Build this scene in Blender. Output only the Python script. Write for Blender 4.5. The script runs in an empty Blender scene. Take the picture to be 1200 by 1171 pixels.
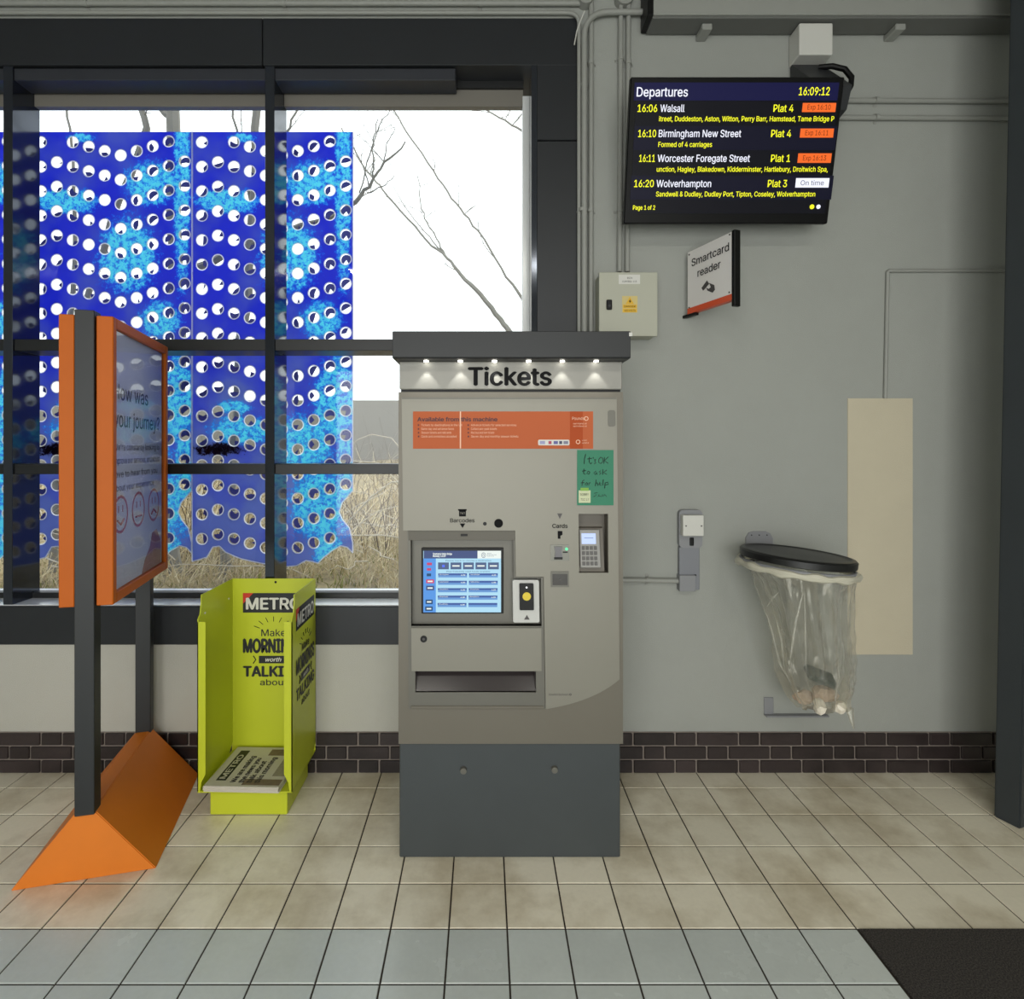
import bpy, bmesh, math, random
from mathutils import Vector, Matrix
R = random.Random(7)
SC = bpy.context.scene
COL = SC.collection
# ---------------------------------------------------------------- camera / world / lights
F = 660.0; HX, HY = 567.0, 525.0; EYE = 1.65; WALL = 2.866
cam = bpy.data.cameras.new('camera'); camo = bpy.data.objects.new('camera', cam); COL.objects.link(camo)
cam.sensor_width = 36; cam.sensor_fit = 'HORIZONTAL'; cam.lens = F / 1200 * 36
cam.shift_x = (600 - HX) / 1200; cam.shift_y = (HY - 585.5) / 1200
cam.clip_start = 0.02; cam.clip_end = 300
camo.location = (0, 0, EYE); camo.rotation_euler = (math.pi / 2, 0, 0)
SC.camera = camo
SC.view_settings.view_transform = 'Standard'; SC.view_settings.look = 'None'
SC.view_settings.gamma = 1; SC.view_settings.use_curve_mapping = False
SC.view_settings.exposure = 0.0
w = bpy.data.worlds.new('world'); SC.world = w; w.use_nodes = True
bg = w.node_tree.nodes['Background']; bg.inputs[0].default_value = (0.93, 0.98, 1.0, 1); bg.inputs[1].default_value = 2.0
SC.cycles.use_denoising = True
SC.cycles.max_bounces = 8; SC.cycles.transparent_max_bounces = 16
SC.cycles.sample_clamp_indirect = 6

def area(name, loc, rot, sx, sy, power, col=(1, 1, 1)):
    l = bpy.data.lights.new(name, 'AREA'); l.shape = 'RECTANGLE'; l.size = sx; l.size_y = sy
    l.energy = power; l.color = col
    o = bpy.data.objects.new(name, l); COL.objects.link(o); o.location = loc; o.rotation_euler = rot
    return o
# daylight of the entrance doorway behind the camera, and the strip lamps of the hall's ceiling
area('entrance_daylight', (-0.3, -3.9, 1.55), (math.radians(90), 0, 0), 4.6, 2.9, 148, (1.0, 0.985, 0.94))
area('ceiling_lamp_light', (-1.2, -2.2, 4.22), (0, 0, 0), 1.5, 0.3, 44, (1, 0.97, 0.88))
area('ceiling_lamp_light', (1.4, -2.2, 4.22), (0, 0, 0), 1.5, 0.3, 44, (1, 0.97, 0.88))

# ---------------------------------------------------------------- helpers
def lin(c):
    return tuple(((v / 255) / 12.92 if v <= 10 else (((v / 255) + .055) / 1.055) ** 2.4) for v in c)

class NT:
    def __init__(s, m):
        s.t = m.node_tree; s.n = s.t.nodes; s.l = s.t.links
    def add(s, typ, **kw):
        n = s.n.new(typ)
        for k, v in kw.items():
            if k.startswith('i_'):
                key = k[2:]; key = int(key) if key.isdigit() else key.replace('_', ' ')
                n.inputs[key].default_value = v
            else: setattr(n, k, v)
        return n
    def link(s, a, b): s.l.new(a, b)
    def math(s, op, a, b=None, c=None):
        n = s.n.new('ShaderNodeMath'); n.operation = op
        for i, v in enumerate((a, b, c)):
            if v is None: continue
            if isinstance(v, (int, float)): n.inputs[i].default_value = v
            else: s.link(v, n.inputs[i])
        return n.outputs[0]

MATS = {}
def mat(name, rgb, rough=0.5, metal=0.0, var=0.0, vscale=6.0, bump=0.0, bscale=150.0, emit=0.0, spec=0.5, rand=0.0, coat=0.0):
    """plain painted / plastic / metal surface with procedural mottling and fine relief"""
    if name in MATS: return MATS[name]
    m = bpy.data.materials.new(name); m.use_nodes = True; t = NT(m)
    b = t.n['Principled BSDF']; c = lin(rgb)
    b.inputs['Base Color'].default_value = (*c, 1); b.inputs['Roughness'].default_value = rough
    b.inputs['Metallic'].default_value = metal; b.inputs['Specular IOR Level'].default_value = spec
    b.inputs['Coat Weight'].default_value = coat
    if emit:
        b.inputs['Base Color'].default_value = (.006, .006, .007, 1); b.inputs['Specular IOR Level'].default_value = .15
        b.inputs['Emission Color'].default_value = (*c, 1); b.inputs['Emission Strength'].default_value = emit
    tc = t.add('ShaderNodeNewGeometry')
    fac = None
    if var:
        n = t.add('ShaderNodeTexNoise', i_Scale=vscale, i_Detail=5.0, i_Roughness=.6); t.link(tc.outputs['Position'], n.inputs['Vector'])
        fac = t.math('MULTIPLY_ADD', n.outputs['Fac'], 2 * var, 1 - var)
    if rand:
        oi = t.add('ShaderNodeObjectInfo')
        r = t.math('MULTIPLY_ADD', oi.outputs['Random'], 2 * rand, 1 - rand)
        fac = r if fac is None else t.math('MULTIPLY', fac, r)
    if fac is not None:
        mx = t.add('ShaderNodeVectorMath', operation='SCALE'); mx.inputs[0].default_value = c
        t.link(fac, mx.inputs['Scale']); t.link(mx.outputs[0], b.inputs['Base Color'])
    if bump:
        n2 = t.add('ShaderNodeTexNoise', i_Scale=bscale, i_Detail=3.0); t.link(tc.outputs['Position'], n2.inputs['Vector'])
        bp = t.add('ShaderNodeBump', i_Strength=bump, i_Distance=.003)
        t.link(n2.outputs['Fac'], bp.inputs['Height']); t.link(bp.outputs[0], b.inputs['Normal'])
    MATS[name] = m
    return m

def put(name, me, mats, parent=None):
    o = bpy.data.objects.new(name, me); COL.objects.link(o)
    for m in (mats if isinstance(mats, (list, tuple)) else [mats]): me.materials.append(m)
    if parent is not None: o.parent = parent
    return o
def root_origin(o):
    while o.parent is not None: o = o.parent
    return o.location.copy()
def part(name, bm, mats, parent=None, smooth=False):
    me = bpy.data.meshes.new(name)
    if parent is not None:
        off = root_origin(parent)
        for v in bm.verts: v.co -= off
    bm.to_mesh(me); bm.free()
    if smooth:
        for p in me.polygons: p.use_smooth = True
        try: me.set_sharp_from_angle(angle=math.radians(35))
        except Exception: pass
    return put(name, me, mats, parent)
def thing(name, label, cat, loc, group=None):
    o = bpy.data.objects.new(name, None); COL.objects.link(o); o.location = loc; o.empty_display_size = .05
    return tag(o, label, cat, group)
def tag(o, label, cat, group=None, kind=None):
    if label: o['label'] = label
    if cat: o['category'] = cat
    if group: o['group'] = group
    if kind: o['kind'] = kind
    return o
def struct(o): o['kind'] = 'structure'; return o
def BM(): return bmesh.new()
def box(bm, x0, x1, y0, y1, z0, z1, bev=0.0, seg=1):
    vs = [bm.verts.new((x, y, z)) for x in (x0, x1) for y in (y0, y1) for z in (z0, z1)]
    fs = [(0, 1, 3, 2), (4, 6, 7, 5), (0, 4, 5, 1), (2, 3, 7, 6), (0, 2, 6, 4), (1, 5, 7, 3)]
    ff = [bm.faces.new([vs[i] for i in f]) for f in fs]
    bmesh.ops.recalc_face_normals(bm, faces=ff)
    if bev:
        es = set()
        for f in ff: es.update(f.edges)
        bmesh.ops.bevel(bm, geom=list(es), offset=bev, segments=seg, affect='EDGES', profile=.5)
    return bm
def obox(bm, O, u, v, n, a0, a1, b0, b1, c0, c1, bev=0):
    """box in a local frame"""
    t = BM(); box(t, a0, a1, b0, b1, c0, c1, bev)
    M = Matrix(((u[0], v[0], n[0], O[0]), (u[1], v[1], n[1], O[1]), (u[2], v[2], n[2], O[2]), (0, 0, 0, 1)))
    t.transform(M); bmesh.ops.recalc_face_normals(t, faces=t.faces)
    me = bpy.data.meshes.new('t'); t.to_mesh(me); t.free(); bm.from_mesh(me); bpy.data.meshes.remove(me)
    return bm
def prism(bm, pts, vec):
    """polygon (3-D points) swept along vec"""
    vec = Vector(vec)
    a = [bm.verts.new(Vector(p)) for p in pts]; b = [bm.verts.new(Vector(p) + vec) for p in pts]
    n = len(a); ff = [bm.faces.new(a), bm.faces.new(list(reversed(b)))]
    for i in range(n):
        ff.append(bm.faces.new((a[i], b[i], b[(i + 1) % n], a[(i + 1) % n])))
    bmesh.ops.recalc_face_normals(bm, faces=ff)
    return bm
def cyl(bm, c, axis, r, h, seg=20, r2=None):
    """cylinder from c along axis*h"""
    axis = Vector(axis).normalized(); q = Vector((0, 0, 1)).rotation_difference(axis)
    r2 = r if r2 is None else r2
    M = Matrix.Translation(Vector(c) + axis * h / 2) @ q.to_matrix().to_4x4()
    bmesh.ops.create_cone(bm, cap_ends=True, segments=seg, radius1=r, radius2=r2, depth=h, matrix=M)
    return bm
def tube(bm, pts, r, seg=8, caps=True):
    pts = [Vector(p) for p in pts]; rs = r if isinstance(r, (list, tuple)) else [r] * len(pts)
    rings = []; up = None
    for i, p in enumerate(pts):
        d = (pts[min(i + 1, len(pts) - 1)] - pts[max(i - 1, 0)]).normalized()
        if up is None:
            up = Vector((0, 0, 1)) if abs(d.z) < .9 else Vector((1, 0, 0))
        a = d.cross(up).normalized(); b = a.cross(d).normalized(); up = b
        rings.append([bm.verts.new(p + (a * math.cos(k * 2 * math.pi / seg) + b * math.sin(k * 2 * math.pi / seg)) * rs[i]) for k in range(seg)])
    ff = []
    for i in range(len(rings) - 1):
        for k in range(seg):
            ff.append(bm.faces.new((rings[i][k], rings[i][(k + 1) % seg], rings[i + 1][(k + 1) % seg], rings[i + 1][k])))
    if caps:
        ff.append(bm.faces.new(rings[0])); ff.append(bm.faces.new(rings[-1]))
    bmesh.ops.recalc_face_normals(bm, faces=ff)
    return bm
def arc(c, r, a0, a1, n, ax=(1, 0, 0), az=(0, 0, 1)):
    ax, az, c = Vector(ax), Vector(az), Vector(c)
    return [c + ax * r * math.cos(a0 + (a1 - a0) * i / n) + az * r * math.sin(a0 + (a1 - a0) * i / n) for i in range(n + 1)]

# -- surfaces addressed through the photograph's pixel measurements
class Plane:
    def __init__(s, P, n, u, v, fx=None):
        s.P, s.n, s.u, s.v = Vector(P), Vector(n).normalized(), Vector(u).normalized(), Vector(v).normalized(); s.fx = fx
    def hit(s, x, y, lift=0.0):
        if s.fx: x = s.fx(x, y)
        d = Vector(((x - HX) / F, 1, (HY - y) / F)); o = Vector((0, 0, EYE))
        t = (s.P - o).dot(s.n) / d.dot(s.n)
        return o + d * t + s.n * lift
def wallplane(d, fx=None): return Plane((0, d, 0), (0, -1, 0), (1, 0, 0), (0, 0, 1), fx)
CAP = 0.727
FONT = None
try:
    import os
    FONT = bpy.data.fonts.load(os.path.join(bpy.utils.system_resource('DATAFILES'), 'fonts', 'Inter.woff2'))
except Exception:
    FONT = None
from mathutils.geometry import tessellate_polygon
def glyph_mesh(o, dg):
    """fill every contour of the lettering with its own holes (contours of one letter may overlap)"""
    cv = o.to_curve(dg); loops = []
    for sp in cv.splines:
        if sp.type == 'BEZIER':
            bp = sp.bezier_points; n = len(bp); pts = []
            for i in range(n):
                a, c = bp[i], bp[(i + 1) % n]; p0, p1, p2, p3 = a.co, a.handle_right, c.handle_left, c.co
                straight = (a.handle_right - a.co).cross(c.co - a.co).length < 1e-7 and (c.handle_left - a.co).cross(c.co - a.co).length < 1e-7
                m_ = 1 if straight else 3
                for k in range(m_):
                    q = k / m_; r = 1 - q; pts.append(Vector((*(p0 * r ** 3 + p1 * 3 * r * r * q + p2 * 3 * r * q * q + p3 * q ** 3)[:2], 0)))
        else: pts = [Vector((p.co.x, p.co.y, 0)) for p in sp.points]
        cl = [p for i, p in enumerate(pts) if (p - pts[i - 1]).length > 1e-6]
        if len(cl) < 3: continue
        ar = sum(cl[i - 1].x * cl[i].y - cl[i].x * cl[i - 1].y for i in range(len(cl))) / 2
        loops.append((ar, cl))
    o.to_curve_clear()
    if not loops: return bpy.data.meshes.new('t')
    big = max(loops, key=lambda t: abs(t[0])); sg = 1 if big[0] > 0 else -1
    outs = [l for l in loops if l[0] * sg > 0]; hls = [l for l in loops if l[0] * sg < 0]
    groups = [[l[1]] for l in outs]
    for h in hls:
        best = None
        for i, l in enumerate(outs):
            if abs(l[0]) > abs(h[0]):
                p = h[1][0]; c = False; P = l[1]; n = len(P)
                for k in range(n):
                    a, d_ = P[k - 1], P[k]
                    if (a.y > p.y) != (d_.y > p.y) and p.x < (d_.x - a.x) * (p.y - a.y) / (d_.y - a.y) + a.x: c = not c
                if c and (best is None or abs(l[0]) < abs(outs[best][0])): best = i
        if best is not None: groups[best].append(h[1])
    V, Fc = [], []
    for gi, g in enumerate(groups):
        b0 = len(V); z = (gi % 3) * .00007
        for l in g: V += [(p.x, p.y, z) for p in l]
        for t in tessellate_polygon(g):
            a, b_, c = (Vector(V[b0 + i]) for i in t)
            if (b_ - a).cross(c - a).z < 0: t = (t[0], t[2], t[1])
            Fc.append(tuple(b0 + i for i in t))
    me = bpy.data.meshes.new('t'); me.from_pydata(V, [], Fc); return me
_c = bpy.data.curves.new('t', 'FONT'); _c.body = 'H'; _c.size = 1
if FONT: _c.font = FONT
_o = bpy.data.objects.new('t', _c); COL.objects.link(_o)
_m = bpy.data.meshes.new_from_object(_o.evaluated_get(bpy.context.evaluated_depsgraph_get()))
CAP = max(v.co.y for v in _m.vertices)
bpy.data.objects.remove(_o); bpy.data.curves.remove(_c); bpy.data.meshes.remove(_m)
def text(body, pl, x0, x1, yb, cap, m, parent, name='lettering', lift=.0012, bold=0.0, extr=0.0, wworld=None, shear=0, capworld=None):
    """lettering: left end x0 and right end x1 and baseline yb in pixels, capital height cap in pixels"""
    cu = bpy.data.curves.new('t', 'FONT'); cu.body = body; cu.size = 1; cu.resolution_u = 3
    cu.extrude = extr; cu.shear = shear
    if FONT: cu.font = FONT
    o = bpy.data.objects.new('t', cu); COL.objects.link(o)
    dg = bpy.context.evaluated_depsgraph_get(); me = glyph_mesh(o, dg)
    bpy.data.objects.remove(o); bpy.data.curves.remove(cu)
    A = pl.hit(x0, yb, lift); B = pl.hit(x1, yb, lift)
    if bold:
        t_ = BM()
        for kk, (ox, oy) in enumerate(((0, 0), (bold, 0), (-bold, 0), (0, bold * .6), (0, -bold * .6))):
            n0 = len(t_.verts); t_.from_mesh(me); t_.verts.ensure_lookup_table()
            for v in t_.verts[n0:]: v.co.x += ox; v.co.y += oy; v.co.z += kk * .00022
        t_.to_mesh(me); t_.free()
    xs = [v.co.x for v in me.vertices]; mn, mx = min(xs), max(xs)
    W = wworld or (B - A).length
    depth = A.y; hgt = capworld or cap * depth / F / max(.2, pl.v.z)
    sx = W / (mx - mn); sy = hgt / CAP
    off = root_origin(parent) if parent else Vector()
    for v in me.vertices:
        v.co = A + pl.u * ((v.co.x - mn) * sx) + pl.v * (v.co.y * sy) + pl.n * v.co.z - off
    me.materials.clear()
    return put(name, me, m, parent)
def quad(bm, pl, x0, y0, x1, y1, lift=.001, thick=None):
    """thin raised slab on a surface, given by its pixel rectangle"""
    c = [pl.hit(x0, y0, lift), pl.hit(x1, y0, lift), pl.hit(x1, y1, lift), pl.hit(x0, y1, lift)]
    A = c[3]; W = abs((c[1] - c[0]).dot(pl.u)) if pl.u.x > .5 else (c[2] - c[3]).length
    H = abs((c[0] - c[3]).dot(pl.v))
    q = [A, A + pl.u * W, A + pl.u * W + pl.v * H, A + pl.v * H]
    prism(bm, q, -pl.n * (thick or lift * .8)); return bm
def disc(bm, pl, x, y, rpx, lift=.001, h=None, seg=20):
    c = pl.hit(x, y, 0); cyl(bm, c, pl.n, rpx * c.y / F, h or lift, seg); return bm
def ringdisc(bm, pl, c, r0, r1, lift, seg=28, sy=1.0, h=.0006):
    vs = []
    for k in range(seg):
        a = 2 * math.pi * k / seg; e = pl.u * math.cos(a) + pl.v * math.sin(a) * sy
        vs.append([bm.verts.new(c + e * r0 + pl.n * lift), bm.verts.new(c + e * r1 + pl.n * lift)])
    for k in range(seg):
        a, b = vs[k], vs[(k + 1) % seg]; bm.faces.new((a[0], a[1], b[1], b[0]))
    return bm
def curve_mesh(loops, depth, res=1):
    """flat sheet with holes: loops of (x,z); returns a mesh lying in XZ, thickness depth centred on y=0"""
    cu = bpy.data.curves.new('c', 'CURVE'); cu.dimensions = '2D'; cu.fill_mode = 'BOTH'; cu.extrude = depth / 2
    for lp in loops:
        s = cu.splines.new('POLY'); s.points.add(len(lp) - 1); s.use_cyclic_u = True
        for i, (x, z) in enumerate(lp): s.points[i].co = (x, z, 0, 1)
    o = bpy.data.objects.new('c', cu); COL.objects.link(o)
    dg = bpy.context.evaluated_depsgraph_get(); me = bpy.data.meshes.new_from_object(o.evaluated_get(dg))
    bpy.data.objects.remove(o); bpy.data.curves.remove(cu)
    for v in me.vertices: v.co = Vector((v.co.x, v.co.z, v.co.y))
    bm = BM(); bm.from_mesh(me); bpy.data.meshes.remove(me)
    bmesh.ops.remove_doubles(bm, verts=bm.verts, dist=1e-5)
    bmesh.ops.recalc_face_normals(bm, faces=bm.faces)
    return bm
def shift(bm, v):
    for q in bm.verts: q.co += Vector(v)
    return bm

# ---------------------------------------------------------------- materials
M_wall = mat('wall_paint', (157, 159, 153), .75, var=.07, vscale=2.2, bump=.35, bscale=260)
M_wall_low = mat('wall_render', (186, 184, 174), .8, var=.05, vscale=3, bump=.6, bscale=420)
M_pipe = mat('painted_conduit', (150, 151, 145), .5, var=.05)
M_steel = mat('charcoal_steel', (41, 43, 46), .42, .2, var=.12, vscale=3)
M_steel_gloss = mat('polished_mullion', (78, 82, 90), .1, .85)
M_dark = mat('dark_frame', (26, 27, 28), .4)
M_black = mat('black_plastic', (10, 10, 10), .45, spec=.3)
M_hdr = mat('window_header_panel', (116, 112, 104), .6)
M_blind = mat('blind_box', (52, 54, 60), .45, .2, var=.1)
M_sill = mat('sill_aluminium', (236, 238, 238), .22, .3)
M_ceil = mat('ceiling_paint', (150, 150, 145), .9, var=.04)
M_white = mat('white_plastic', (208, 207, 200), .4)
M_mortar = mat('mortar', (134, 124, 116), .95, bump=.4)
M_grout = mat('grout', (48, 40, 32), .95)
M_lamp = mat('lamp_diffuser', (255, 250, 235), .5, emit=3.0)

def stone_mat(name, base, rough, var, stain, rand, rgb2=None, coat=0):
    m = bpy.data.materials.new(name); m.use_nodes = True; t = NT(m); b = t.n['Principled BSDF']
    g = t.add('ShaderNodeNewGeometry'); oi = t.add('ShaderNodeObjectInfo')
    n1 = t.add('ShaderNodeTexNoise', i_Scale=2.6, i_Detail=6.0, i_Roughness=.62); t.link(g.outputs['Position'], n1.inputs['Vector'])
    n2 = t.add('ShaderNodeTexNoise', i_Scale=60.0, i_Detail=3.0); t.link(g.outputs['Position'], n2.inputs['Vector'])
    cr = t.add('ShaderNodeValToRGB'); cr.color_ramp.elements[0].position = .36; cr.color_ramp.elements[1].position = .56
    cr.color_ramp.elements[0].color = (*[c * stain for c in lin(rgb2 or base)], 1); cr.color_ramp.elements[1].color = (*lin(base), 1)
    t.link(n1.outputs['Fac'], cr.inputs[0])
    k = t.math('MULTIPLY_ADD', oi.outputs['Random'], 2 * rand, 1 - rand)
    k2 = t.math('MULTIPLY_ADD', n2.outputs['Fac'], 2 * var, 1 - var)
    sc = t.add('ShaderNodeVectorMath', operation='SCALE'); t.link(cr.outputs[0], sc.inputs[0]); t.link(t.math('MULTIPLY', k, k2), sc.inputs['Scale'])
    t.link(sc.outputs[0], b.inputs['Base Color'])
    r = t.math('MULTIPLY_ADD', n1.outputs['Fac'], .25, rough - .12); t.link(r, b.inputs['Roughness'])
    bp = t.add('ShaderNodeBump', i_Strength=.12, i_Distance=.002); t.link(n2.outputs['Fac'], bp.inputs['Height']); t.link(bp.outputs[0], b.inputs['Normal'])
    b.inputs['Coat Weight'].default_value = coat
    return m
M_tile = stone_mat('cream_floor_tile', (238, 230, 209), .34, .05, .86, .05, (218, 205, 178))
M_tile_g = stone_mat('grey_floor_tile', (202, 208, 204), .25, .05, .92, .05)
M_brick = stone_mat('glazed_brown_brick', (50, 41, 41), .4, .18, .6, .28, (40, 32, 34))

def glass_mat(name, tint=(1, 1, 1), rough=0.0, ior=1.45, boost=1.0):
    m = bpy.data.materials.new(name); m.use_nodes = True; t = NT(m); t.n.remove(t.n['Principled BSDF'])
    tr = t.add('ShaderNodeBsdfTransparent'); tr.inputs[0].default_value = (*tint, 1)
    gl = t.add('ShaderNodeBsdfGlossy', i_Roughness=rough); fr = t.add('ShaderNodeFresnel', i_IOR=ior)
    mx = t.add('ShaderNodeMixShader'); t.link(t.math('MULTIPLY', fr.outputs[0], boost), mx.inputs[0])
    t.link(tr.outputs[0], mx.inputs[1]); t.link(gl.outputs[0], mx.inputs[2]); t.link(mx.outputs[0], t.n['Material Output'].inputs[0])
    return m
M_glass = glass_mat('window_glass', (.96, .98, .97))
M_acryl = glass_mat('clear_acrylic', (.98, .98, 1), 0.02, 1.42, .8)

# ---------------------------------------------------------------- room shell
XL, XR, YB, ZC = -3.95, 3.4, -4.0, 4.3
b = BM(); box(b, XL - .2, XR + .2, YB, WALL + .3, -.2, -.004); floor = struct(part('floor', b, M_grout))
b = BM(); box(b, XL - .2, XR + .2, YB, WALL + .3, ZC, ZC + .2); struct(part('ceiling', b, M_ceil))
b = BM(); box(b, XL - .2, XL, YB, WALL, 0, ZC); struct(part('wall_left', b, M_wall))
b = BM(); box(b, XR, XR + .2, YB, WALL, 0, ZC); struct(part('wall_right', b, M_wall))
b = BM(); box(b, XL, -2.65, YB - .2, YB, 0, ZC); box(b, 2.05, XR, YB - .2, YB, 0, ZC); box(b, -2.65, 2.05, YB - .2, YB, 3.05, ZC)
struct(part('wall_front', b, M_wall))
W = wallplane(WALL)
SW = F / WALL
def wx(x, d=WALL): return (x - HX) * d / F
def wz(y, d=WALL): return EYE - (y - HY) * d / F
z_beam0, z_beam1 = wz(77), wz(22)
z_sill = wz(709)
x_j = wx(629); x_c = wx(678)
# wall with the window opening (three bays, running on to the left)
b = BM()
box(b, x_c, XR, WALL, WALL + .3, 0, ZC)
box(b, XL, x_c, WALL, WALL + .3, z_beam1, ZC)
wall_back = struct(part('wall_back', b, M_wall))
b = BM(); box(b, XL, x_c, WALL, WALL + .3, 0, z_sill - .1)
struct(part('wall_back_dado', b, M_wall_low))

# steel surround: beam over the window, post at its right, band and sill below
b = BM(); box(b, XL, wx(308) - .002, WALL - .006, WALL + .26, z_beam0, z_beam1, .003); box(b, wx(308) + .002, x_c, WALL - .006, WALL + .26, z_beam0, z_beam1, .003)
struct(part('trim_1', b, M_steel))
b = BM(); box(b, x_j, x_c, WALL - .006, WALL + .26, 0.21, wz(166), .003); box(b, x_j, x_c, WALL - .006, WALL + .26, wz(164.6), z_beam0, .003)
struct(part('trim_2', b, M_steel))
b = BM(); box(b, XL, x_j, WALL - .012, WALL + .02, wz(755), z_sill - .004, .004)
struct(part('trim_3', b, M_steel))

# window_1: frame, mullions, transoms, panes, header panels
GL = 3.015
win = struct(bpy.data.objects.new('window_1', None)); COL.objects.link(win); win.location = (wx(315), GL, z_sill)
def gx(x): return wx(x, GL)
zg0, zg1 = wz(693, GL), wz(126, GL)
b = BM(); box(b, XL, x_j, WALL + .0, GL + .02, z_sill - .1, z_sill, .002); part('window_sill', b, M_sill, win)
b = BM(); box(b, XL, x_j + .05, GL - .02, GL + .03, z_sill, wz(693.5, GL), .002); part('window_frame', b, M_dark, win)
M_sill2 = mat('outer_sill_white', (240, 242, 244), .3)
b = BM(); box(b, XL, x_j + .05, GL + .03, 3.11, z_sill - .06, .874); part('outer_sill', b, M_sill2, win)
b = BM(); box(b, gx(620), x_j + .002, WALL - .003, GL + .02, z_sill, z_beam0); part('window_reveal', b, M_steel_gloss, win)
b = BM(); box(b, gx(612), gx(620) + .001, GL - .02, GL + .03, zg0, zg1 + .05, .002); part('window_frame', b, M_sill, win)
mull = []
for xm in (316, 316 - 307, 316 - 614):
    X0 = wx(xm - 5.5); X1 = wx(xm + 5.5)
    b = BM(); box(b, X0, X1, WALL, GL + .03, z_sill, z_beam0, .002); part('mullion', b, [M_steel_gloss], win)
    mull.append((X0, X1))
zt = [(wz(410.5), wz(397)), (wz(556), wz(544))]
bays = [(mull[0][1], gx(613)), (mull[1][1], mull[0][0]), (mull[2][1], mull[1][0])]
for (a, c) in bays:
    for (t0, t1) in zt:
        b = BM(); box(b, a, c, WALL + .012, GL + .03, t0, t1, .002); part('transom', b, M_dark, win)
    zs = [(zg0, zt[1][0]), (zt[1][1], zt[0][0]), (zt[0][1], zg1)]
    for (p0, p1) in zs:
        b = BM(); v = [b.verts.new(q) for q in ((a, GL + .005, p0), (c, GL + .005, p0), (c, GL + .005, p1), (a, GL + .005, p1))]; b.faces.new(v)
        part('pane', b, M_glass, win)
    b = BM(); box(b, a, c, GL - .01, GL + .03, zg1, z_beam0, .002); part('header_panel', b, M_hdr, win)
b = BM(); box(b, gx(534), gx(613), GL - .03, GL - .012, wz(107, GL), wz(95.5, GL), .001); part('header_bar', b, M_dark, win)
b = BM(); box(b, XL + .01, wx(534, 2.89), WALL + .012, GL - .022, 3.53, z_beam0 - .004, .004)
bl = tag(part('blind_box', b, M_blind), 'long dark slate box housing under the steel beam along the window top', 'blind box')

# tile joints: every tile its own part of the floor
def tile_mesh(name, m, s=.2, g=.0028, d=.006):
    b = BM(); h = s / 2 - g; e = .0018
    lo = [b.verts.new((x, y, -d)) for x, y in ((-h, -h), (h, -h), (h, h), (-h, h))]
    mi = [b.verts.new((x, y, -e)) for x, y in ((-h, -h), (h, -h), (h, h), (-h, h))]
    k = h - e; hi = [b.verts.new((x, y, 0)) for x, y in ((-k, -k), (k, -k), (k, k), (-k, k))]
    for i in range(4):
        j = (i + 1) % 4
        b.faces.new((lo[i], lo[j], mi[j], mi[i])); b.faces.new((mi[i], mi[j], hi[j], hi[i]))
    b.faces.new(hi)
    me = bpy.data.meshes.new(name); b.to_mesh(me); b.free(); me.materials.append(m); return me
TM, TG = tile_mesh('tile', M_tile), tile_mesh('tile_grey', M_tile_g)
TH = tile_mesh('tile_cut', M_tile)
for v in TH.vertices: v.co.y = v.co.y * .66
for r in range(-2, 5):
    yc = 1.933 + .2 * r + .1
    for c in range(-20, 15):
        xc = .08 + .2 * c + .1
        if r < 0 and xc > 1.28: continue
        if xc < XL + .04: continue
        me = TG if r < 0 else (TH if r == 4 else TM)
        o = bpy.data.objects.new('floor_tile', me); COL.objects.link(o); o.parent = floor
        o.location = (xc, yc if r < 4 else 2.733 + .0665, R.uniform(-.0004, 0))
# floor surface beyond the picture, towards the camera and behind it
m = bpy.data.materials.new('far_floor_tiles'); m.use_nodes = True; t = NT(m); g = t.add('ShaderNodeNewGeometry')
mp = t.add('ShaderNodeMapping'); mp.inputs['Location'].default_value = (-.08, -.133, 0); t.link(g.outputs['Position'], mp.inputs[0])
br = t.add('ShaderNodeTexBrick', offset=0, i_Scale=1.0, i_Mortar_Size=.003, i_Brick_Width=.2, i_Row_Height=.2)
br.inputs['Color1'].default_value = (*lin((200, 206, 202)), 1); br.inputs['Color2'].default_value = (*lin((194, 200, 196)), 1); br.inputs['Mortar'].default_value = (*lin((48, 40, 32)), 1)
t.link(mp.outputs[0], br.inputs['Vector']); t.link(br.outputs['Color'], t.n['Principled BSDF'].inputs['Base Color']); t.n['Principled BSDF'].inputs['Roughness'].default_value = .35
b = BM(); box(b, XL, XR, YB, 1.533, -.0039, 0.0); part('floor_surface', b, m, floor)
# entrance mat sunk in the floor
m = bpy.data.materials.new('ribbed_mat'); m.use_nodes = True; t = NT(m); g = t.add('ShaderNodeNewGeometry')
n = t.add('ShaderNodeTexNoise', i_Scale=240.0, i_Detail=2.0); t.link(g.outputs['Position'], n.inputs['Vector'])
cr = t.add('ShaderNodeValToRGB'); cr.color_ramp.elements[0].color = (*lin((30, 28, 27)), 1); cr.color_ramp.elements[1].color = (*lin((86, 80, 74)), 1); cr.color_ramp.elements[0].position = .35; cr.color_ramp.elements[1].position = .75
t.link(n.outputs['Fac'], cr.inputs[0]); t.link(cr.outputs[0], t.n['Principled BSDF'].inputs['Base Color']); t.n['Principled BSDF'].inputs['Roughness'].default_value = .95
bp = t.add('ShaderNodeBump', i_Strength=.8, i_Distance=.004); t.link(n.outputs['Fac'], bp.inputs['Height']); t.link(bp.outputs[0], t.n['Principled BSDF'].inputs['Normal'])
b = BM(); box(b, 1.285, XR, 1.535, 1.930, -.004, .004, .002)
tag(part('entrance_mat', b, m), 'black fibrous entrance mat set into the tiled floor at bottom right', 'mat')

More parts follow.
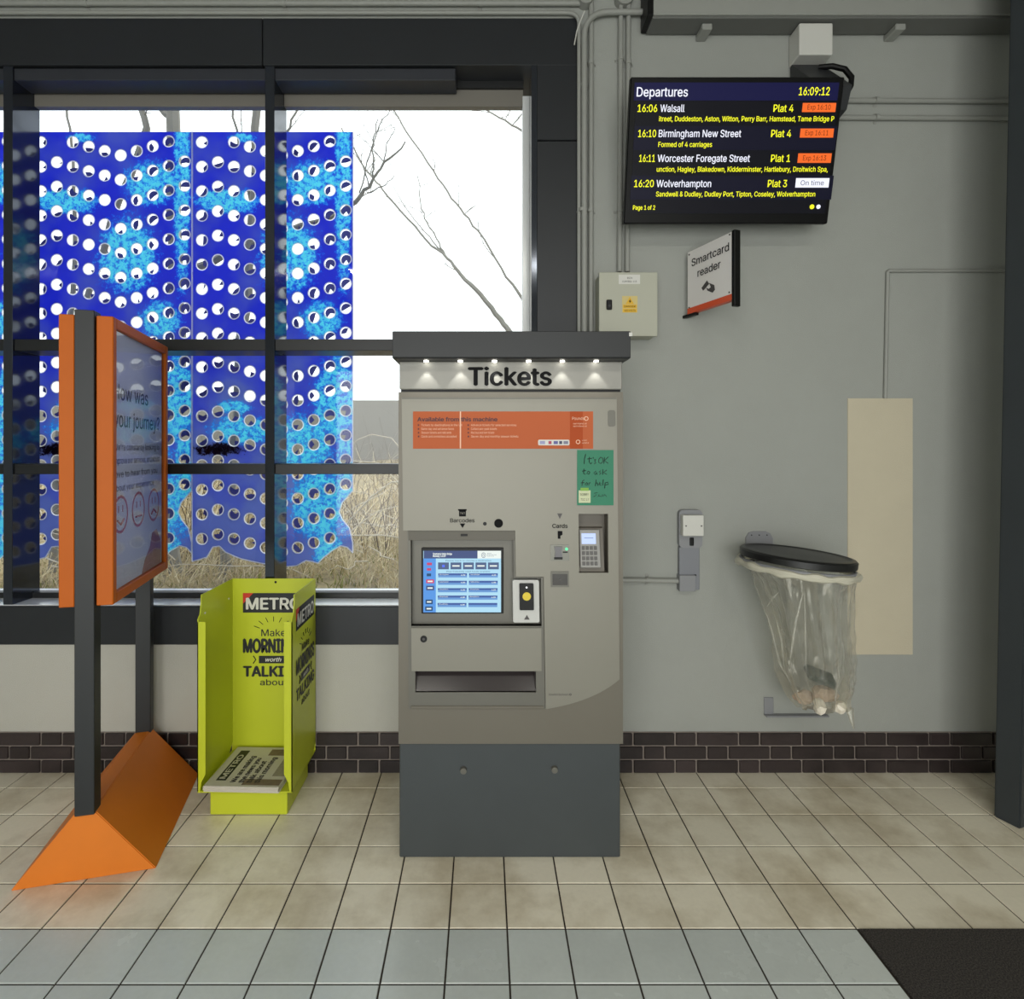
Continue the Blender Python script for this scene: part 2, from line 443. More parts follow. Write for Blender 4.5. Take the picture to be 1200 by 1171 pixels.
# brick plinth (Flemish bond), every brick a part
zc = wz(857) ; ch = zc / 3
base = thing_o = bpy.data.objects.new('baseboard_back', None); COL.objects.link(base); struct(base); base.location = (0, WALL, 0)
b = BM(); box(b, XL, XR, WALL - .006, WALL + .01, 0, zc - .002); part('mortar_bed', b, M_mortar, base)
def brick_mesh(L, h, d=.014, e=.0025):
    bb = BM(); box(bb, -L / 2, L / 2, -d, 0, -h / 2, h / 2, e); me = bpy.data.meshes.new('brick'); bb.to_mesh(me); bb.free(); me.materials.append(M_brick); return me
SL, HL, JO = .2045, .098, .0095
PS = SL + HL + 2 * JO
ms, mh = brick_mesh(SL, ch - .0095), brick_mesh(HL, ch - .0095)
for row in range(3):
    x0 = 1.077 + JO / 2 + (0 if row != 1 else SL / 2 + HL / 2 + JO)
    for k in range(-16, 8):
        for me, off in ((ms, SL / 2), (mh, SL + JO + HL / 2)):
            X = x0 + k * PS + off
            if X < XL + .1 or X > XR - .1: continue
            o = bpy.data.objects.new('brick', me); COL.objects.link(o); o.parent = base
            o.location = (X, -.003 + R.uniform(-.001, .001), ch * (row + .5))

# ceiling lamps of the hall (behind the picture's top edge)
for X in (-1.2, 1.4):
    r = thing('ceiling_lamp', 'white strip lamp on the hall ceiling, %s one seen from the entrance' % ('left' if X < 0 else 'right'), 'lamp', (X, -2.2, ZC), 'strip lamps on the hall ceiling')
    b = BM(); box(b, X - .78, X + .78, -2.37, -2.03, ZC - .05, ZC, .004); part('housing', b, M_white, r)
    b = BM(); box(b, X - .74, X + .74, -2.34, -2.06, ZC - .062, ZC - .05, .004); part('diffuser', b, M_lamp, r)

# leaning dark column at the right edge of the room
e1 = Vector((.034, -.085, 0)).normalized(); e2 = Vector((-e1.y, e1.x, 0)); e2 = e2 if e2.x > 0 else -e2
b = BM(); P0 = Vector((2.281, 2.52, 0)); lean = Vector((.0195, 0, 1))
pts = [P0, P0 + e1 * .095, P0 + e1 * .095 + e2 * .3, P0 + e2 * .3]
top = ZC / 1.0
prism(b, [p for p in pts], lean * top); bmesh.ops.bevel(b, geom=list(b.edges), offset=.006, segments=2, affect='EDGES')
M_colm = mat('column_paint', (50, 55, 58), .5, .0, var=.12, vscale=4, bump=.2, bscale=90)
struct(part('trim_4', b, M_colm))

# ---------------------------------------------------------------- conduits on the wall
def conduit(name, pts, label, r=.0125, group='painted conduits on the wall', clips=(), bend=.06):
    root = thing(name, label, 'pipe', pts[0], group)
    pts = [Vector(p) for p in pts]; path = [pts[0]]
    for i in range(1, len(pts) - 1):
        a = (pts[i - 1] - pts[i]).normalized(); c = (pts[i + 1] - pts[i]).normalized()
        for k in range(9):
            s = k / 8; p = pts[i] + a * bend * (1 - s) ** 2 + c * bend * s ** 2
            path.append(p)
    path.append(pts[-1])
    bm = BM(); tube(bm, path, r, 12); part('tube', bm, M_pipe, root, True)
    for (cx, cy, cz, ax) in clips:
        bm = BM()
        if ax == 'z':
            box(bm, cx - .028, cx + .028, WALL - .004, WALL, cz - .008, cz + .008, .002); cyl(bm, (cx, cy, cz - .008), (0, 0, 1), r + .003, .016, 14)
            cyl(bm, (cx + .022, WALL - .009, cz), (0, 1, 0), .004, .006, 8); cyl(bm, (cx - .022, WALL - .009, cz), (0, 1, 0), .004, .006, 8)
        else:
            box(bm, cx - .008, cx + .008, WALL - .004, WALL, cz - .028, cz + .028, .002); cyl(bm, (cx - .008, cy, cz), (1, 0, 0), r + .003, .016, 14)
        part('clip', bm, M_pipe, root, True)
    return root
yc = WALL - .02
def zc_(y): return wz(y, yc)
def xc_(x): return wx(x, yc)
conduit('conduit', [(XL, yc, zc_(4)), (xc_(684), yc, zc_(4))], 'upper pale pipe running along the top left over the window beam', clips=[(xc_(101), yc, zc_(4), 'x'), (xc_(333), yc, zc_(4), 'x'), (xc_(563), yc, zc_(4), 'x')])
conduit('conduit', [(XL, yc, zc_(15)), (xc_(678.5), yc, zc_(15)), (xc_(678.5), yc, 0.95)], 'pale pipe above the window beam that turns down beside the steel post', r=.010)
conduit('conduit', [(xc_(757), yc - .016, zc_(17)), (xc_(684), yc - .016, zc_(17)), (xc_(684), yc - .016, .9)], 'thick pale pipe bending down from the trunking end, leftmost thick one', r=.0145, bend=.13, clips=[(xc_(684), yc - .01, zc_(101), 'z'), (xc_(682), yc - .01, zc_(247), 'z')])
conduit('conduit', [(xc_(693), yc, ZC), (xc_(692), yc, .9)], 'pale vertical pipe just right of the thick bent pipe', clips=[(xc_(692.5), yc, zc_(74), 'z'), (xc_(692), yc, zc_(247), 'z')])
conduit('conduit', [(xc_(728), yc, ZC), (xc_(726), yc, wz(320))], 'left one of two pale pipes passing behind the display down to the box', clips=[(xc_(727.5), yc, zc_(69), 'z'), (xc_(726.5), yc, zc_(247), 'z')])
conduit('conduit', [(xc_(737), yc, ZC), (xc_(735), yc, wz(320))], 'right one of two pale pipes passing behind the display down to the box', clips=[(xc_(736.5), yc, zc_(74), 'z')])
conduit('conduit', [(xc_(1000) - .15, yc + .006, zc_(117)), (3.3, yc + .006, zc_(118.5))], 'upper of two pale pipes running right from behind the display', clips=[(xc_(1028), yc + .004, zc_(117), 'x')])
conduit('conduit', [(xc_(1000) - .2, yc + .006, zc_(137)), (3.3, yc + .006, zc_(138.5))], 'lower of two pale pipes running right from behind the display', clips=[(xc_(1028), yc + .004, zc_(137), 'x')])
conduit('conduit', [(3.3, WALL - .008, wz(317)), (wx(1039), WALL - .008, wz(318)), (wx(1036), WALL - .008, wz(467))], 'thin painted pipe cornering down to the cream wall patch', r=.009, bend=.012)
conduit('conduit', [(wx(728), yc, zc_(680)), (xc_(797), yc, zc_(681))], 'short pale pipe from the ticket machine to the grey wall switch', r=.0125, clips=[(xc_(759), yc, zc_(680), 'x')])
b = BM(); cyl(b, (wx(685), WALL - .05, wz(4)), (0, 1, 0), .037, .05, 24); tag(part('junction_box', b, M_pipe, smooth=True), 'round pale junction box over the right end of the window beam', 'junction box')
b = BM(); cyl(b, (wx(730), WALL - .045, wz(2)), (0, 1, 0), .045, .045, 24); tag(part('junction_box', b, M_pipe, smooth=True), 'round pale junction box above the display\'s two pipes', 'junction box')
b = BM(); tube(b, [(wx(684), WALL - .03, wz(18)), (wx(681), WALL - .03, wz(25)), (wx(675), WALL - .028, wz(41)), (wx(672), WALL - .026, wz(57))], .0032, 6)
tag(part('loose_wire', b, M_white, smooth=True), 'thin white loose wire hanging over the corner of the window beam', 'wire')

# trunking along the top right
tr = thing('cable_trunking', 'wide grey cable trunking along the wall above the display', 'trunking', (.82, WALL, 3.747))
b = BM(); box(b, .822, 3.35, 2.736, WALL - .001, 3.757, 3.95, .004); part('body', b, M_pipe, tr)
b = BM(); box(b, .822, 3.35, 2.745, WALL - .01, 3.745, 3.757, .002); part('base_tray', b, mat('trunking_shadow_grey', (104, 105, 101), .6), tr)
b = BM(); box(b, .795, .823, 2.73, WALL - .01, 3.75, 3.93, .003); part('end_cap', b, M_black, tr)
for xx in (815, 1035):
    b = BM(); box(b, wx(xx), wx(xx) + .05, WALL - .09, WALL, 3.715, 3.745, .004); part('bracket', b, M_pipe, tr)

# cream unpainted patch on the wall
M_patch = mat('bare_plaster', (196, 187, 164), .85, var=.06, vscale=5, bump=.3, bscale=200)
b = BM(); box(b, wx(993), wx(1069), WALL - .0035, WALL, wz(767), wz(467)); 
tag(part('wall_patch', b, M_patch), 'tall cream unpainted rectangle on the grey wall behind the bin', 'wall patch')

# ---------------------------------------------------------------- electrical box
eb = thing('electrical_box', 'pale metal electrical cabinet with yellow warning sticker beside the ticket machine top', 'electrical box', (wx(735), WALL, wz(403)))
d = 2.748; E = wallplane(d)
X0, X1, Z0, Z1 = E.hit(702, 394).x, E.hit(770.6, 394).x, E.hit(702, 394).z, E.hit(702, 319).z
M_box = mat('cabinet_paint', (176, 176, 160), .45, var=.04)
b = BM(); box(b, X0 + .004, X1 - .004, d + .018, WALL, Z0 + .004, Z1 - .004, .004); part('body', b, M_box, eb)
b = BM(); box(b, X0, X1, d, d + .018, Z0, Z1, .003, 2); part('door', b, M_box, eb); door = eb.children[-1]
b = BM(); p = E.hit(713.7, 357.5); box(b, p.x - .014, p.x + .014, d - .012, d, p.z - .025, p.z + .025, .006, 2); lk = part('lock', b, M_black, door)
b = BM(); cyl(b, (p.x, d - .014, p.z - .006), (0, 1, 0), .006, .003, 12); part('keyhole', b, M_steel, door)
b = BM(); quad(b, E, 725, 322, 750, 333, .0015); part('name_plate', b, M_white, door)
M_ink = mat('black_ink', (12, 12, 14), .7, spec=.2)
text('BOX', E, 735, 741, 327, 2, M_ink, door, lift=.002); text('CONTROL 415', E, 729, 746, 331, 2, M_ink, door, lift=.002)
M_yel = mat('warning_yellow', (224, 176, 40), .5)
b = BM(); quad(b, E, 729, 347, 747, 366.5, .0012); part('sticker', b, mat('sticker_cream', (205, 186, 120), .5), door)
b = BM(); A = [E.hit(738, 348, .0018), E.hit(733, 356.5, .0018), E.hit(743, 356.5, .0018)]; prism(b, A, (0, .0004, 0)); part('warning_triangle', b, M_yel, door)
b = BM(); A = [E.hit(738.6, 350.5, .0024), E.hit(736.6, 353.8, .0024), E.hit(738.2, 353.6, .0024), E.hit(737.4, 356, .0024), E.hit(739.8, 352.8, .0024), E.hit(738.3, 352.8, .0024)]; prism(b, A, (0, .0004, 0)); part('lightning_bolt', b, M_ink, door)
b = BM(); quad(b, E, 730, 357.2, 746, 361.2, .0016); quad(b, E, 730, 362, 746, 366, .0016); part('warning_band', b, M_yel, door)
text('DANGER', E, 731.5, 744.5, 360.4, 2.3, M_ink, door, lift=.0024); text('400 VOLTS', E, 731.5, 744.5, 365.2, 2.3, M_ink, door, lift=.0024)

# ---------------------------------------------------------------- departures display
dpt = thing('departures_display', 'large black screen listing train departures, tilted down from the wall', 'display', (1.16, WALL, 2.9))
B0 = Vector((.671, 2.70, EYE + 263 * 2.70 / F)); T0 = Vector((.671, 2.57, EYE + 435 * 2.57 / F))
vv = (T0 - B0); Hh = vv.length; vv.normalize(); uu = Vector((1, 0, 0)); nn = uu.cross(vv); nn = nn if nn.y < 0 else -nn
Wd = 1.648 - .671
D = Plane(B0, nn, uu, vv, lambda x, y: x + .035 * (y - 177) * (x - HX) / 420 * .35)
bk = -nn
b = BM(); obox(b, B0, uu, vv, bk, 0, Wd, 0, Hh, .0, .035, .004); part('bezel', b, mat('display_black', (6, 6, 7), .4, spec=.2), dpt)
b = BM(); obox(b, B0, uu, vv, bk, .012, Wd - .012, .012, Hh - .012, .035, .085, .01); part('rear_housing', b, M_steel, dpt)
def em(name, rgb, s): return mat(name, rgb, .4, emit=s)
M_scr = em('screen_black', (4, 4, 14), 1.0); M_scr2 = em('screen_navy', (16, 16, 62), 1.0); M_scr3 = em('screen_row', (9, 9, 32), 1.0)
M_sy = em('screen_yellow', (250, 250, 40), 1.15); M_sw = em('screen_white', (240, 242, 255), 1.1); M_so = em('screen_orange', (250, 110, 40), 1.0)
M_sd = em('screen_dark_text', (120, 40, 10), .5); M_sg = em('screen_grey_text', (60, 80, 110), .5)
b = BM(); obox(b, B0, uu, vv, nn, .028, Wd - .02, .045, Hh - .024, 0, .0015); scr = part('screen', b, M_scr, dpt)
b = BM(); quad(b, D, 743, 97, 983, 118, .0025); part('title_bar', b, M_scr2, scr)
b = BM(); quad(b, D, 742, 148, 980, 176, .0025); quad(b, D, 738, 206, 975, 234, .0025); part('row_band', b, M_scr3, scr)
L = .0035
text('Departures', D, 746, 806, 113.5, 9.5, M_sw, scr, lift=L, bold=.012)
text('16:09:12', D, 936, 972, 112, 8.2, M_sy, scr, lift=L, bold=.015)
rows = [(131.5, 747, 770, 'Walsall', 773.5, 802, 'Plat 4', 906, 929.5, (940, 979, 121, 131.5), 'Exp 16:10', 'itreet, Duddeston, Aston, Witton, Perry Barr, Hamstead, Tame Bridge P', 772, 977, 142.5),
        (161, 747.5, 768.5, 'Birmingham New Street', 771.5, 868, 'Plat 4', 903, 926.5, (937, 976, 151, 161.5), 'Exp 16:11', 'Formed of 4 carriages', 771, 834, 172.5),
        (190, 748.5, 767, 'Worcester Foregate Street', 770, 878, 'Plat 1', 902.5, 925, (934, 973, 180, 191), 'Exp 16:13', 'unction, Hagley, Blakedown, Kidderminster, Hartlebury, Droitwich Spa,', 769, 969, 201.5),
        (219.5, 742.5, 765.5, 'Wolverhampton', 768.5, 832.5, 'Plat 3', 898.5, 921, (931, 970, 209, 220), 'On time', 'Sandwell & Dudley, Dudley Port, Tipton, Coseley, Wolverhampton', 768, 954, 230.5)]
tms = ['16:06', '16:10', '16:11', '16:20']
for i, (yb, a, c, nm, d0, d1, pf, e0, e1x, bx, ex, sub, s0, s1, ys) in enumerate(rows):
    text(tms[i], D, a, c, yb, 7.5, M_sy, scr, lift=L, bold=.014)
    text(nm, D, d0, d1, yb, 7.5, M_sw, scr, lift=L, bold=.012)
    text(pf, D, e0, e1x, yb, 7.5, M_sy, scr, lift=L, bold=.012)
    b = BM(); quad(b, D, bx[0], bx[2], bx[1], bx[3], L); part('status_box', b, M_so if i < 3 else M_sw, scr)
    text(ex, D, bx[0] + 6, bx[1] - 6, bx[3] - 2.6, 5.2, M_sd if i < 3 else M_sg, scr, lift=L + .001)
    text(sub, D, s0, s1, ys, 5.2, M_sy, scr, lift=L, bold=.014)
text('Page 1 of 2', D, 741, 767, 246, 4.6, M_sy, scr, lift=L, bold=.02)
b = BM(); disc(b, D, 950.5, 242.5, 2.6, L); part('page_dot', b, M_sy, scr)
b = BM(); disc(b, D, 958, 242.5, 2.4, L); part('page_dot', b, M_sw, scr)
b = BM(); box(b, wx(924), wx(962), WALL - .10, WALL, wz(80), wz(44), .006, 2); part('mount_box', b, M_white, dpt)
b = BM(); prism(b, [(wx(925), WALL - .01, wz(76)), (wx(925), WALL - .26, 3.33), (wx(925), WALL - .22, 3.24), (wx(925), WALL - .01, 3.2)], (.15, 0, 0)); part('bracket_arm', b, M_steel, dpt)
cz = [(wx(958, 2.8), 2.79, wz(79, 2.79)), (wx(975, 2.76), 2.76, wz(77.5, 2.76)), (wx(990, 2.74), 2.74, wz(81, 2.74)), (wx(998, 2.73), 2.73, wz(91, 2.73)), (wx(997, 2.73), 2.73, wz(101, 2.73)), (wx(990, 2.73), 2.72, wz(110, 2.72)), (wx(980, 2.73), 2.71, wz(116, 2.71))]
b = BM(); tube(b, cz, .013, 10); part('power_cable', b, M_black, dpt, True)

# ---------------------------------------------------------------- smartcard reader flag sign
ff = Vector((wx(808.4, 2.83), 2.83, 0)); ne = Vector((wx(861.5, 2.55), 2.55, 0)); fu = (ne - ff).normalized(); fl = (ne - ff).length
sn = Vector((-fu.y, fu.x, 0)); sn = sn if sn.dot(-ff) > 0 else -sn
SG = Plane(ff, sn, fu, (0, 0, 1))
zt1 = EYE + (HY - 296.5) * 2.83 / F; zb1 = EYE + (HY - 368.8) * 2.83 / F
ss = thing('flag_sign', 'white projecting smartcard reader sign with red strip and black edge on wall', 'sign', (ff.x, WALL, zb1))
M_sgn = mat('sign_white', (228, 224, 220), .3); M_red = mat('sign_red', (216, 84, 48), .4)
up = Vector((0, 0, 1))
for sgn, nmn in ((1, 'front_panel'), (-1, 'rear_panel')):
    b = BM(); obox(b, ff + up * zb1 + sn * (.012 * sgn - .002), fu, up, sn, 0, fl, .028, zt1 - zb1, 0, .004, .0008); pn = part(nmn, b, M_sgn, ss)
    if sgn > 0: front = pn
b = BM(); obox(b, ff + up * zb1 - sn * .014, fu, up, sn, 0, fl, 0, .028, 0, .03, .001); part('red_strip', b, M_red, ss)
b = BM(); obox(b, ff + up * (zb1 + .0) - sn * .010, fu, up, sn, .01, fl - .01, .01, zt1 - zb1 - .004, 0, .02, .001); part('core', b, M_black, ss)
b = BM(); obox(b, ff + up * (zb1 - .03) - sn * .018, fu, up, sn, fl - .006, fl + .014, 0, zt1 - zb1 + .034, 0, .034, .002); part('edge_profile', b, M_black, ss)
b = BM(); obox(b, ff + up * (zb1 - .012) - sn * .012, fu, up, sn, -.04, .05, 0, .014, 0, .024, .001); part('wall_bracket', b, M_black, ss)
text('Smartcard', SG, 813.5, 855.5, 313, 8.6, M_ink, front, lift=.0155, bold=.008)
text('reader', SG, 820.5, 846.5, 325, 8.6, M_ink, front, lift=.0155, bold=.008)
M_gry = mat('print_grey', (74, 70, 70), .5)
for poly in ([(825, 338), (831.5, 329), (834, 333), (829.5, 338.5), (827, 341)], [(834, 332), (840, 334.5), (840.8, 340), (838, 343.5), (832, 341), (830.5, 337.5), (833.5, 339), (836, 337)]):
    b = BM(); prism(b, [SG.hit(x, y, .0155) for x, y in poly], -sn * .0005); part('hand_and_card_symbol', b, M_gry, front)
for (x, y) in ((858, 275.5), (857.5, 343), (810.5, 299), (810.5, 361)):
    b = BM(); disc(b, SG, x, y, 1.0, .017, .016, 8); part('screw', b, M_gry, front)

# ---------------------------------------------------------------- ticket machine
YM = 2.255; SM = F / YM
def mfx(x, y): return x + .015 * (y - 700)
def MX(x, y=700): return (mfx(x, y) - HX) / SM
def MZ(y): return EYE - (y - HY) / SM
MP = wallplane(YM, mfx)
tmx = thing('ticket_machine', 'tall grey self-service railway ticket machine with lit touch screen', 'ticket machine', (.108, 2.55, 0))
xl, xr = -.3416, .5575
M_mb = mat('machine_taupe', (110, 105, 94), .45, .25, var=.04, vscale=4)
M_ml = mat('machine_light_grey', (131, 128, 117), .42, .2, var=.03, vscale=4)
M_mm = mat('machine_mid_grey', (104, 102, 94), .45, .2)
M_base = mat('machine_base_grey', (64, 69, 71), .5, .1, var=.1, vscale=5, bump=.15, bscale=300)
M_cano = mat('canopy_grey', (31, 33, 35), .45, .1)
zb, ztp, zf = MZ(872), MZ(459.5), MZ(457)
ybk = WALL - .02
b = BM(); box(b, xl + .002, .549, YM + .012, ybk, 0, zb - .003, .004); bs = part('base', b, M_base, tmx)
for (x, y) in ((540, 904), (647, 903)):
    b = BM(); c = MP.hit(x, y); cyl(b, (c.x, YM - .001, c.z), (0, 1, 0), .0125, .014, 16, .014); part('bolt', b, M_mm, bs, True)
b = BM(); tH = .02
box(b, xl, xl + tH, YM + .01, ybk, zb, ztp); box(b, xr - tH, xr, YM + .01, ybk, zb, ztp)
box(b, xl + tH, xr - tH, ybk - tH, ybk, zb, ztp); box(b, xl + tH, xr - tH, YM + .01, ybk - tH, zb, zb + tH); box(b, xl + tH, xr - tH, YM + .01, ybk - tH, ztp - tH, ztp)
part('cabinet', b, M_mb, tmx)
def P2(lst): return [(MX(x, y), MZ(y)) for x, y in lst]
def rrect(x0, y0, x1, y1, r, n=4):
    pts = []
    for cx, cy, a in ((x1 - r, y0 + r, -90), (x1 - r, y1 - r, 0), (x0 + r, y1 - r, 90), (x0 + r, y0 + r, 180)):
        for k in range(n + 1):
            t_ = math.radians(a + 90 * k / n); pts.append((cx + r * math.cos(t_), cy + r * math.sin(t_)))
    return pts
mod = [(479, 622), (604, 622), (604, 676), (636.5, 676), (636.5, 829.5), (477, 829.5)]
pin = [(679, 602), (713.5, 602), (713, 671), (678.6, 671)]
slot = [(645.5, 638), (667, 638), (667, 656.5), (645.5, 656.5)]
# front frame plate with openings for the module and the keypad niche
outer = [(xl, zb), (xr, zb), (xr, ztp), (xl, ztp)]
b = shift(curve_mesh([outer, P2(mod), P2(pin)], .012), (0, YM + .006, 0)); part('front_frame', b, M_mb, tmx)
# light upper door with the sweeping lower edge
sw = [(474.5, 466), (725.5, 466), (725.2, 560), (724.6, 680), (724, 795)]
for k in range(1, 12):
    s = k / 12; p0, p1, p2 = (724, 795), (688, 819), (637, 830); q0 = (1 - s) ** 2; q1 = 2 * s * (1 - s); q2 = s * s
    sw.append((p0[0] * q0 + (p1[0] + 6) * q1 + p2[0] * q2, p0[1] * q0 + (p1[1] + 2) * q1 + p2[1] * q2))
sw += [(637.2, 830), (637.2, 675.4), (604.6, 675.4), (604.6, 621.5), (474, 621.5)]
b = shift(curve_mesh([P2(sw), P2(pin)], .01), (0, YM - .005, 0)); md = part('upper_door', b, M_ml, tmx)
MP = wallplane(YM - .010, lambda x, y: HX + (mfx(x, y) - HX) * (YM / (YM - .010)))
_h = MP.hit
def mhit(x, y, lift=0.0): return Vector((MX(x, y), YM - .010 - lift, MZ(y)))
MP.hit = mhit
text_parent = md
# seam line inside the upper door and the latch
b = BM(); quad(b, MP, 474.8, 466.2, 725.2, 468, .0012); part('door_edge', b, M_mm, md)
b = BM(); A = [mhit(x, y, .003) for x, y in rrect(715, 481, 723.5, 500, 2.5)]; prism(b, A, (0, .0025, 0)); part('latch', b, M_mm, md)
# fascia and canopy
b = BM(); box(b, xl + .004, xr - .004, YM - .002, ybk, MZ(456.5), MZ(425) + .004, .003); fas = part('fascia', b, mat('fascia_grey', (146, 144, 137), .45, .1, var=.03), tmx)
b = BM(); box(b, xl + .008, xr - .008, YM + .012, ybk, ztp, MZ(456.5)); part('shadow_gap', b, M_black, tmx)
FP = wallplane(YM - .002, mfx)
text('Tickets', FP, 552, 650.5, 451.5, 20.5, M_ink, fas, lift=.0015, bold=.028)
zc0, zc1 = 1.995, 2.1
b = BM(); prism(b, [(-.3527, 2.17, zc0 + .004), (-.3527, 2.17, zc1), (-.3527, ybk, zc1), (-.3527, ybk, zc0), (-.3527, 2.175, zc0)], (.9187, 0, 0)); bmesh.ops.bevel(b, geom=list(b.edges), offset=.002, segments=1, affect='EDGES'); can = part('canopy', b, M_cano, tmx)
b = BM(); pc = wallplane(2.17).hit(739, 392); box(b, pc.x - .006, pc.x + .006, 2.1685, 2.171, pc.z - .007, pc.z + .007); part('canopy_badge', b, M_white, can)
M_led = mat('led_white', (255, 252, 240), .5, emit=14.0)
for xs_ in (503, 543, 583, 623, 662.5, 702):
    X = (xs_ - 3.5 - HX) / F * 2.232
    b = BM(); cyl(b, (X, 2.232, zc0 - .004), (0, 0, 1), .009, .005, 16); part('downlight', b, M_led, can)
    l = bpy.data.lights.new('downlight_beam', 'SPOT'); l.energy = .8; l.spot_size = math.radians(78); l.spot_blend = .35; l.shadow_soft_size = .004; l.color = (1, 1, .95)
    o = bpy.data.objects.new('downlight_beam', l); COL.objects.link(o); o.location = (X, 2.232, zc0 - .008); o.rotation_euler = (math.radians(-8), 0, 0)
# orange notice
M_or = mat('notice_orange', (186, 94, 54), .6, spec=.25); M_or2 = mat('notice_orange_dark', (172, 72, 26), .6, spec=.25); M_maroon = mat('notice_maroon', (66, 16, 26), .5); M_pale = mat('notice_pale_text', (236, 190, 160), .5)
b = BM(); quad(b, MP, 487, 482.5, 697, 526, .0015); nt = part('orange_notice', b, M_or, tmx); nt['label'] = 'orange printed notice strip'
b = BM(); quad(b, MP, 670, 482.5, 685, 526, .0019); part('notice_band', b, M_or2, nt)
b = BM(); quad(b, MP, 541.6, 482.5, 543, 525.5, .0019); part('notice_fold', b, M_pale, nt)
text('Available from this machine', MP, 492.5, 586, 494, 4.6, M_maroon, nt, lift=.0024, bold=.03)
for i, (l1, w1, l2, w2) in enumerate((('Tickets to destinations in the UK', 545, 'Advance tickets for selected services', 608), ('Same day and advance fares', 535, 'Collect pre-paid tickets', 585), ('Season tickets and railcards', 532, 'Plus bus and tram tickets', 582), ('Cards and contactless accepted', 538, 'Seven day and monthly season tickets', 610))):
    yy = 499.6 + i * 4.4
    text(l1, MP, 497, w1, yy, 2.5, M_pale, nt, lift=.0024); text(l2, MP, 555, w2, yy, 2.5, M_pale, nt, lift=.0024)
    for xx_ in (493, 551):
        b = BM(); quad(b, MP, xx_, yy - 2, xx_ + 1.6, yy - .2, .0024); part('tick_mark', b, M_maroon, nt)
b = BM(); prism(b, [mhit(x, y, .0021) for x, y in rrect(633, 515.5, 669.5, 522, 1.5)], (0, .0005, 0)); cb = part('card_logos_panel', b, M_white, nt)
for (x0, x1, c_) in ((635, 641, (150, 150, 190)), (645, 648.6, (170, 60, 90)), (651, 656, (90, 90, 150)), (657.5, 661, (60, 60, 90)), (662.5, 668, (120, 120, 140))):
    b = BM(); quad(b, MP, x0, 517, x1, 520.6, .0026); part('card_logo', b, mat('logo_%d' % x0, c_, .5), nt)
text('Pounds', MP, 673, 687, 492.3, 3.4, M_pale, nt, lift=.0026)
for lx_, ly_ in ((689.5, 490.8), (679.5, 518)):
    b = BM(); ringdisc(b, MP, mhit(lx_, ly_), .006, .0088, .0026); part('round_logo', b, M_pale, nt)
for yy, x1 in ((497.5, 690), (500.5, 690), (517, 690), (520, 692)): text('west midlands rail', MP, 674 if yy < 505 else 684, x1, yy, 1.8, M_pale, nt, lift=.0026)
# handwritten green note
M_gn = mat('note_green', (44, 124, 94), .6)
b = BM(); quad(b, MP, 677.3, 527.5, 719.8, 592, .0022); gn = part('green_note', b, M_gn, tmx); gn['label'] = 'green card with handwritten message'
M_pen = mat('pen_ink', (18, 40, 34), .6)
def stroke(paths, parent, pl, r=.0016, lift=.0028, name='handwriting', m=None):
    bm = BM()
    for p in paths: tube(bm, [pl.hit(x, y, lift) for x, y in p], r, 5)
    return part(name, bm, m or M_pen, parent)
def N(p): return [(480 + x / 4.8, 475 + y / 4.8) for x, y in p]
stroke([N([(1000, 275), (992, 300), (990, 330)]), N([(1020, 290), (1018, 318), (1026, 330), (1034, 322)]), N([(1008, 302), (1034, 298)]), N([(1046, 308), (1056, 303), (1050, 318), (1056, 324), (1046, 330)]), N([(1040, 292), (1042, 300)]),
        N([(1082, 292), (1072, 305), (1072, 322), (1084, 328), (1096, 314), (1094, 298), (1082, 292)]), N([(1104, 292), (1100, 328)]), N([(1126, 290), (1104, 312), (1124, 326)])], gn, MP)
stroke([N([(988, 356), (986, 384), (996, 388)]), N([(978, 370), (1000, 366)]), N([(1012, 370), (1004, 384), (1014, 388), (1022, 376), (1012, 370)]), N([(1056, 370), (1044, 380), (1050, 390), (1060, 378), (1062, 390)]),
        N([(1082, 368), (1072, 374), (1084, 382), (1074, 390)]), N([(1094, 360), (1092, 390)]), N([(1116, 364), (1096, 378), (1116, 388)])], gn, MP)
stroke([N([(990, 420), (980, 424), (976, 452)]), N([(970, 436), (990, 434)]), N([(1000, 434), (994, 446), (1004, 448), (1008, 438), (1000, 434)]), N([(1014, 450), (1016, 436), (1026, 436)]), N([(1056, 418), (1050, 454)]), N([(1052, 440), (1062, 434), (1064, 452)]),
        N([(1072, 442), (1084, 438), (1076, 432), (1070, 446), (1084, 450)]), N([(1096, 416), (1092, 450)]), N([(1106, 434), (1102, 466)]), N([(1104, 436), (1122, 432), (1124, 444), (1106, 448)])], gn, MP)
stroke([N([(1062, 490), (1044, 494), (1056, 504), (1040, 514)]), N([(1072, 500), (1064, 512), (1078, 508), (1080, 514)]), N([(1086, 514), (1090, 500), (1096, 512), (1102, 500), (1112, 512)])], gn, MP, r=.0012)
b = BM(); quad(b, MP, 679.2, 574.5, 693, 589, .003); pm = part('small_label', b, mat('label_cream', (200, 206, 168), .6), gn)
b = BM(); quad(b, MP, 681.5, 571.5, 691, 575, .0035); part('label_tape', b, mat('tape_lime', (120, 170, 60), .5), gn)
text('SORRY', MP, 681, 691, 580.5, 2.6, M_pen, gn, lift=.004); text('TIC 17', MP, 681.5, 691, 586.5, 2.6, M_gry, gn, lift=.004)
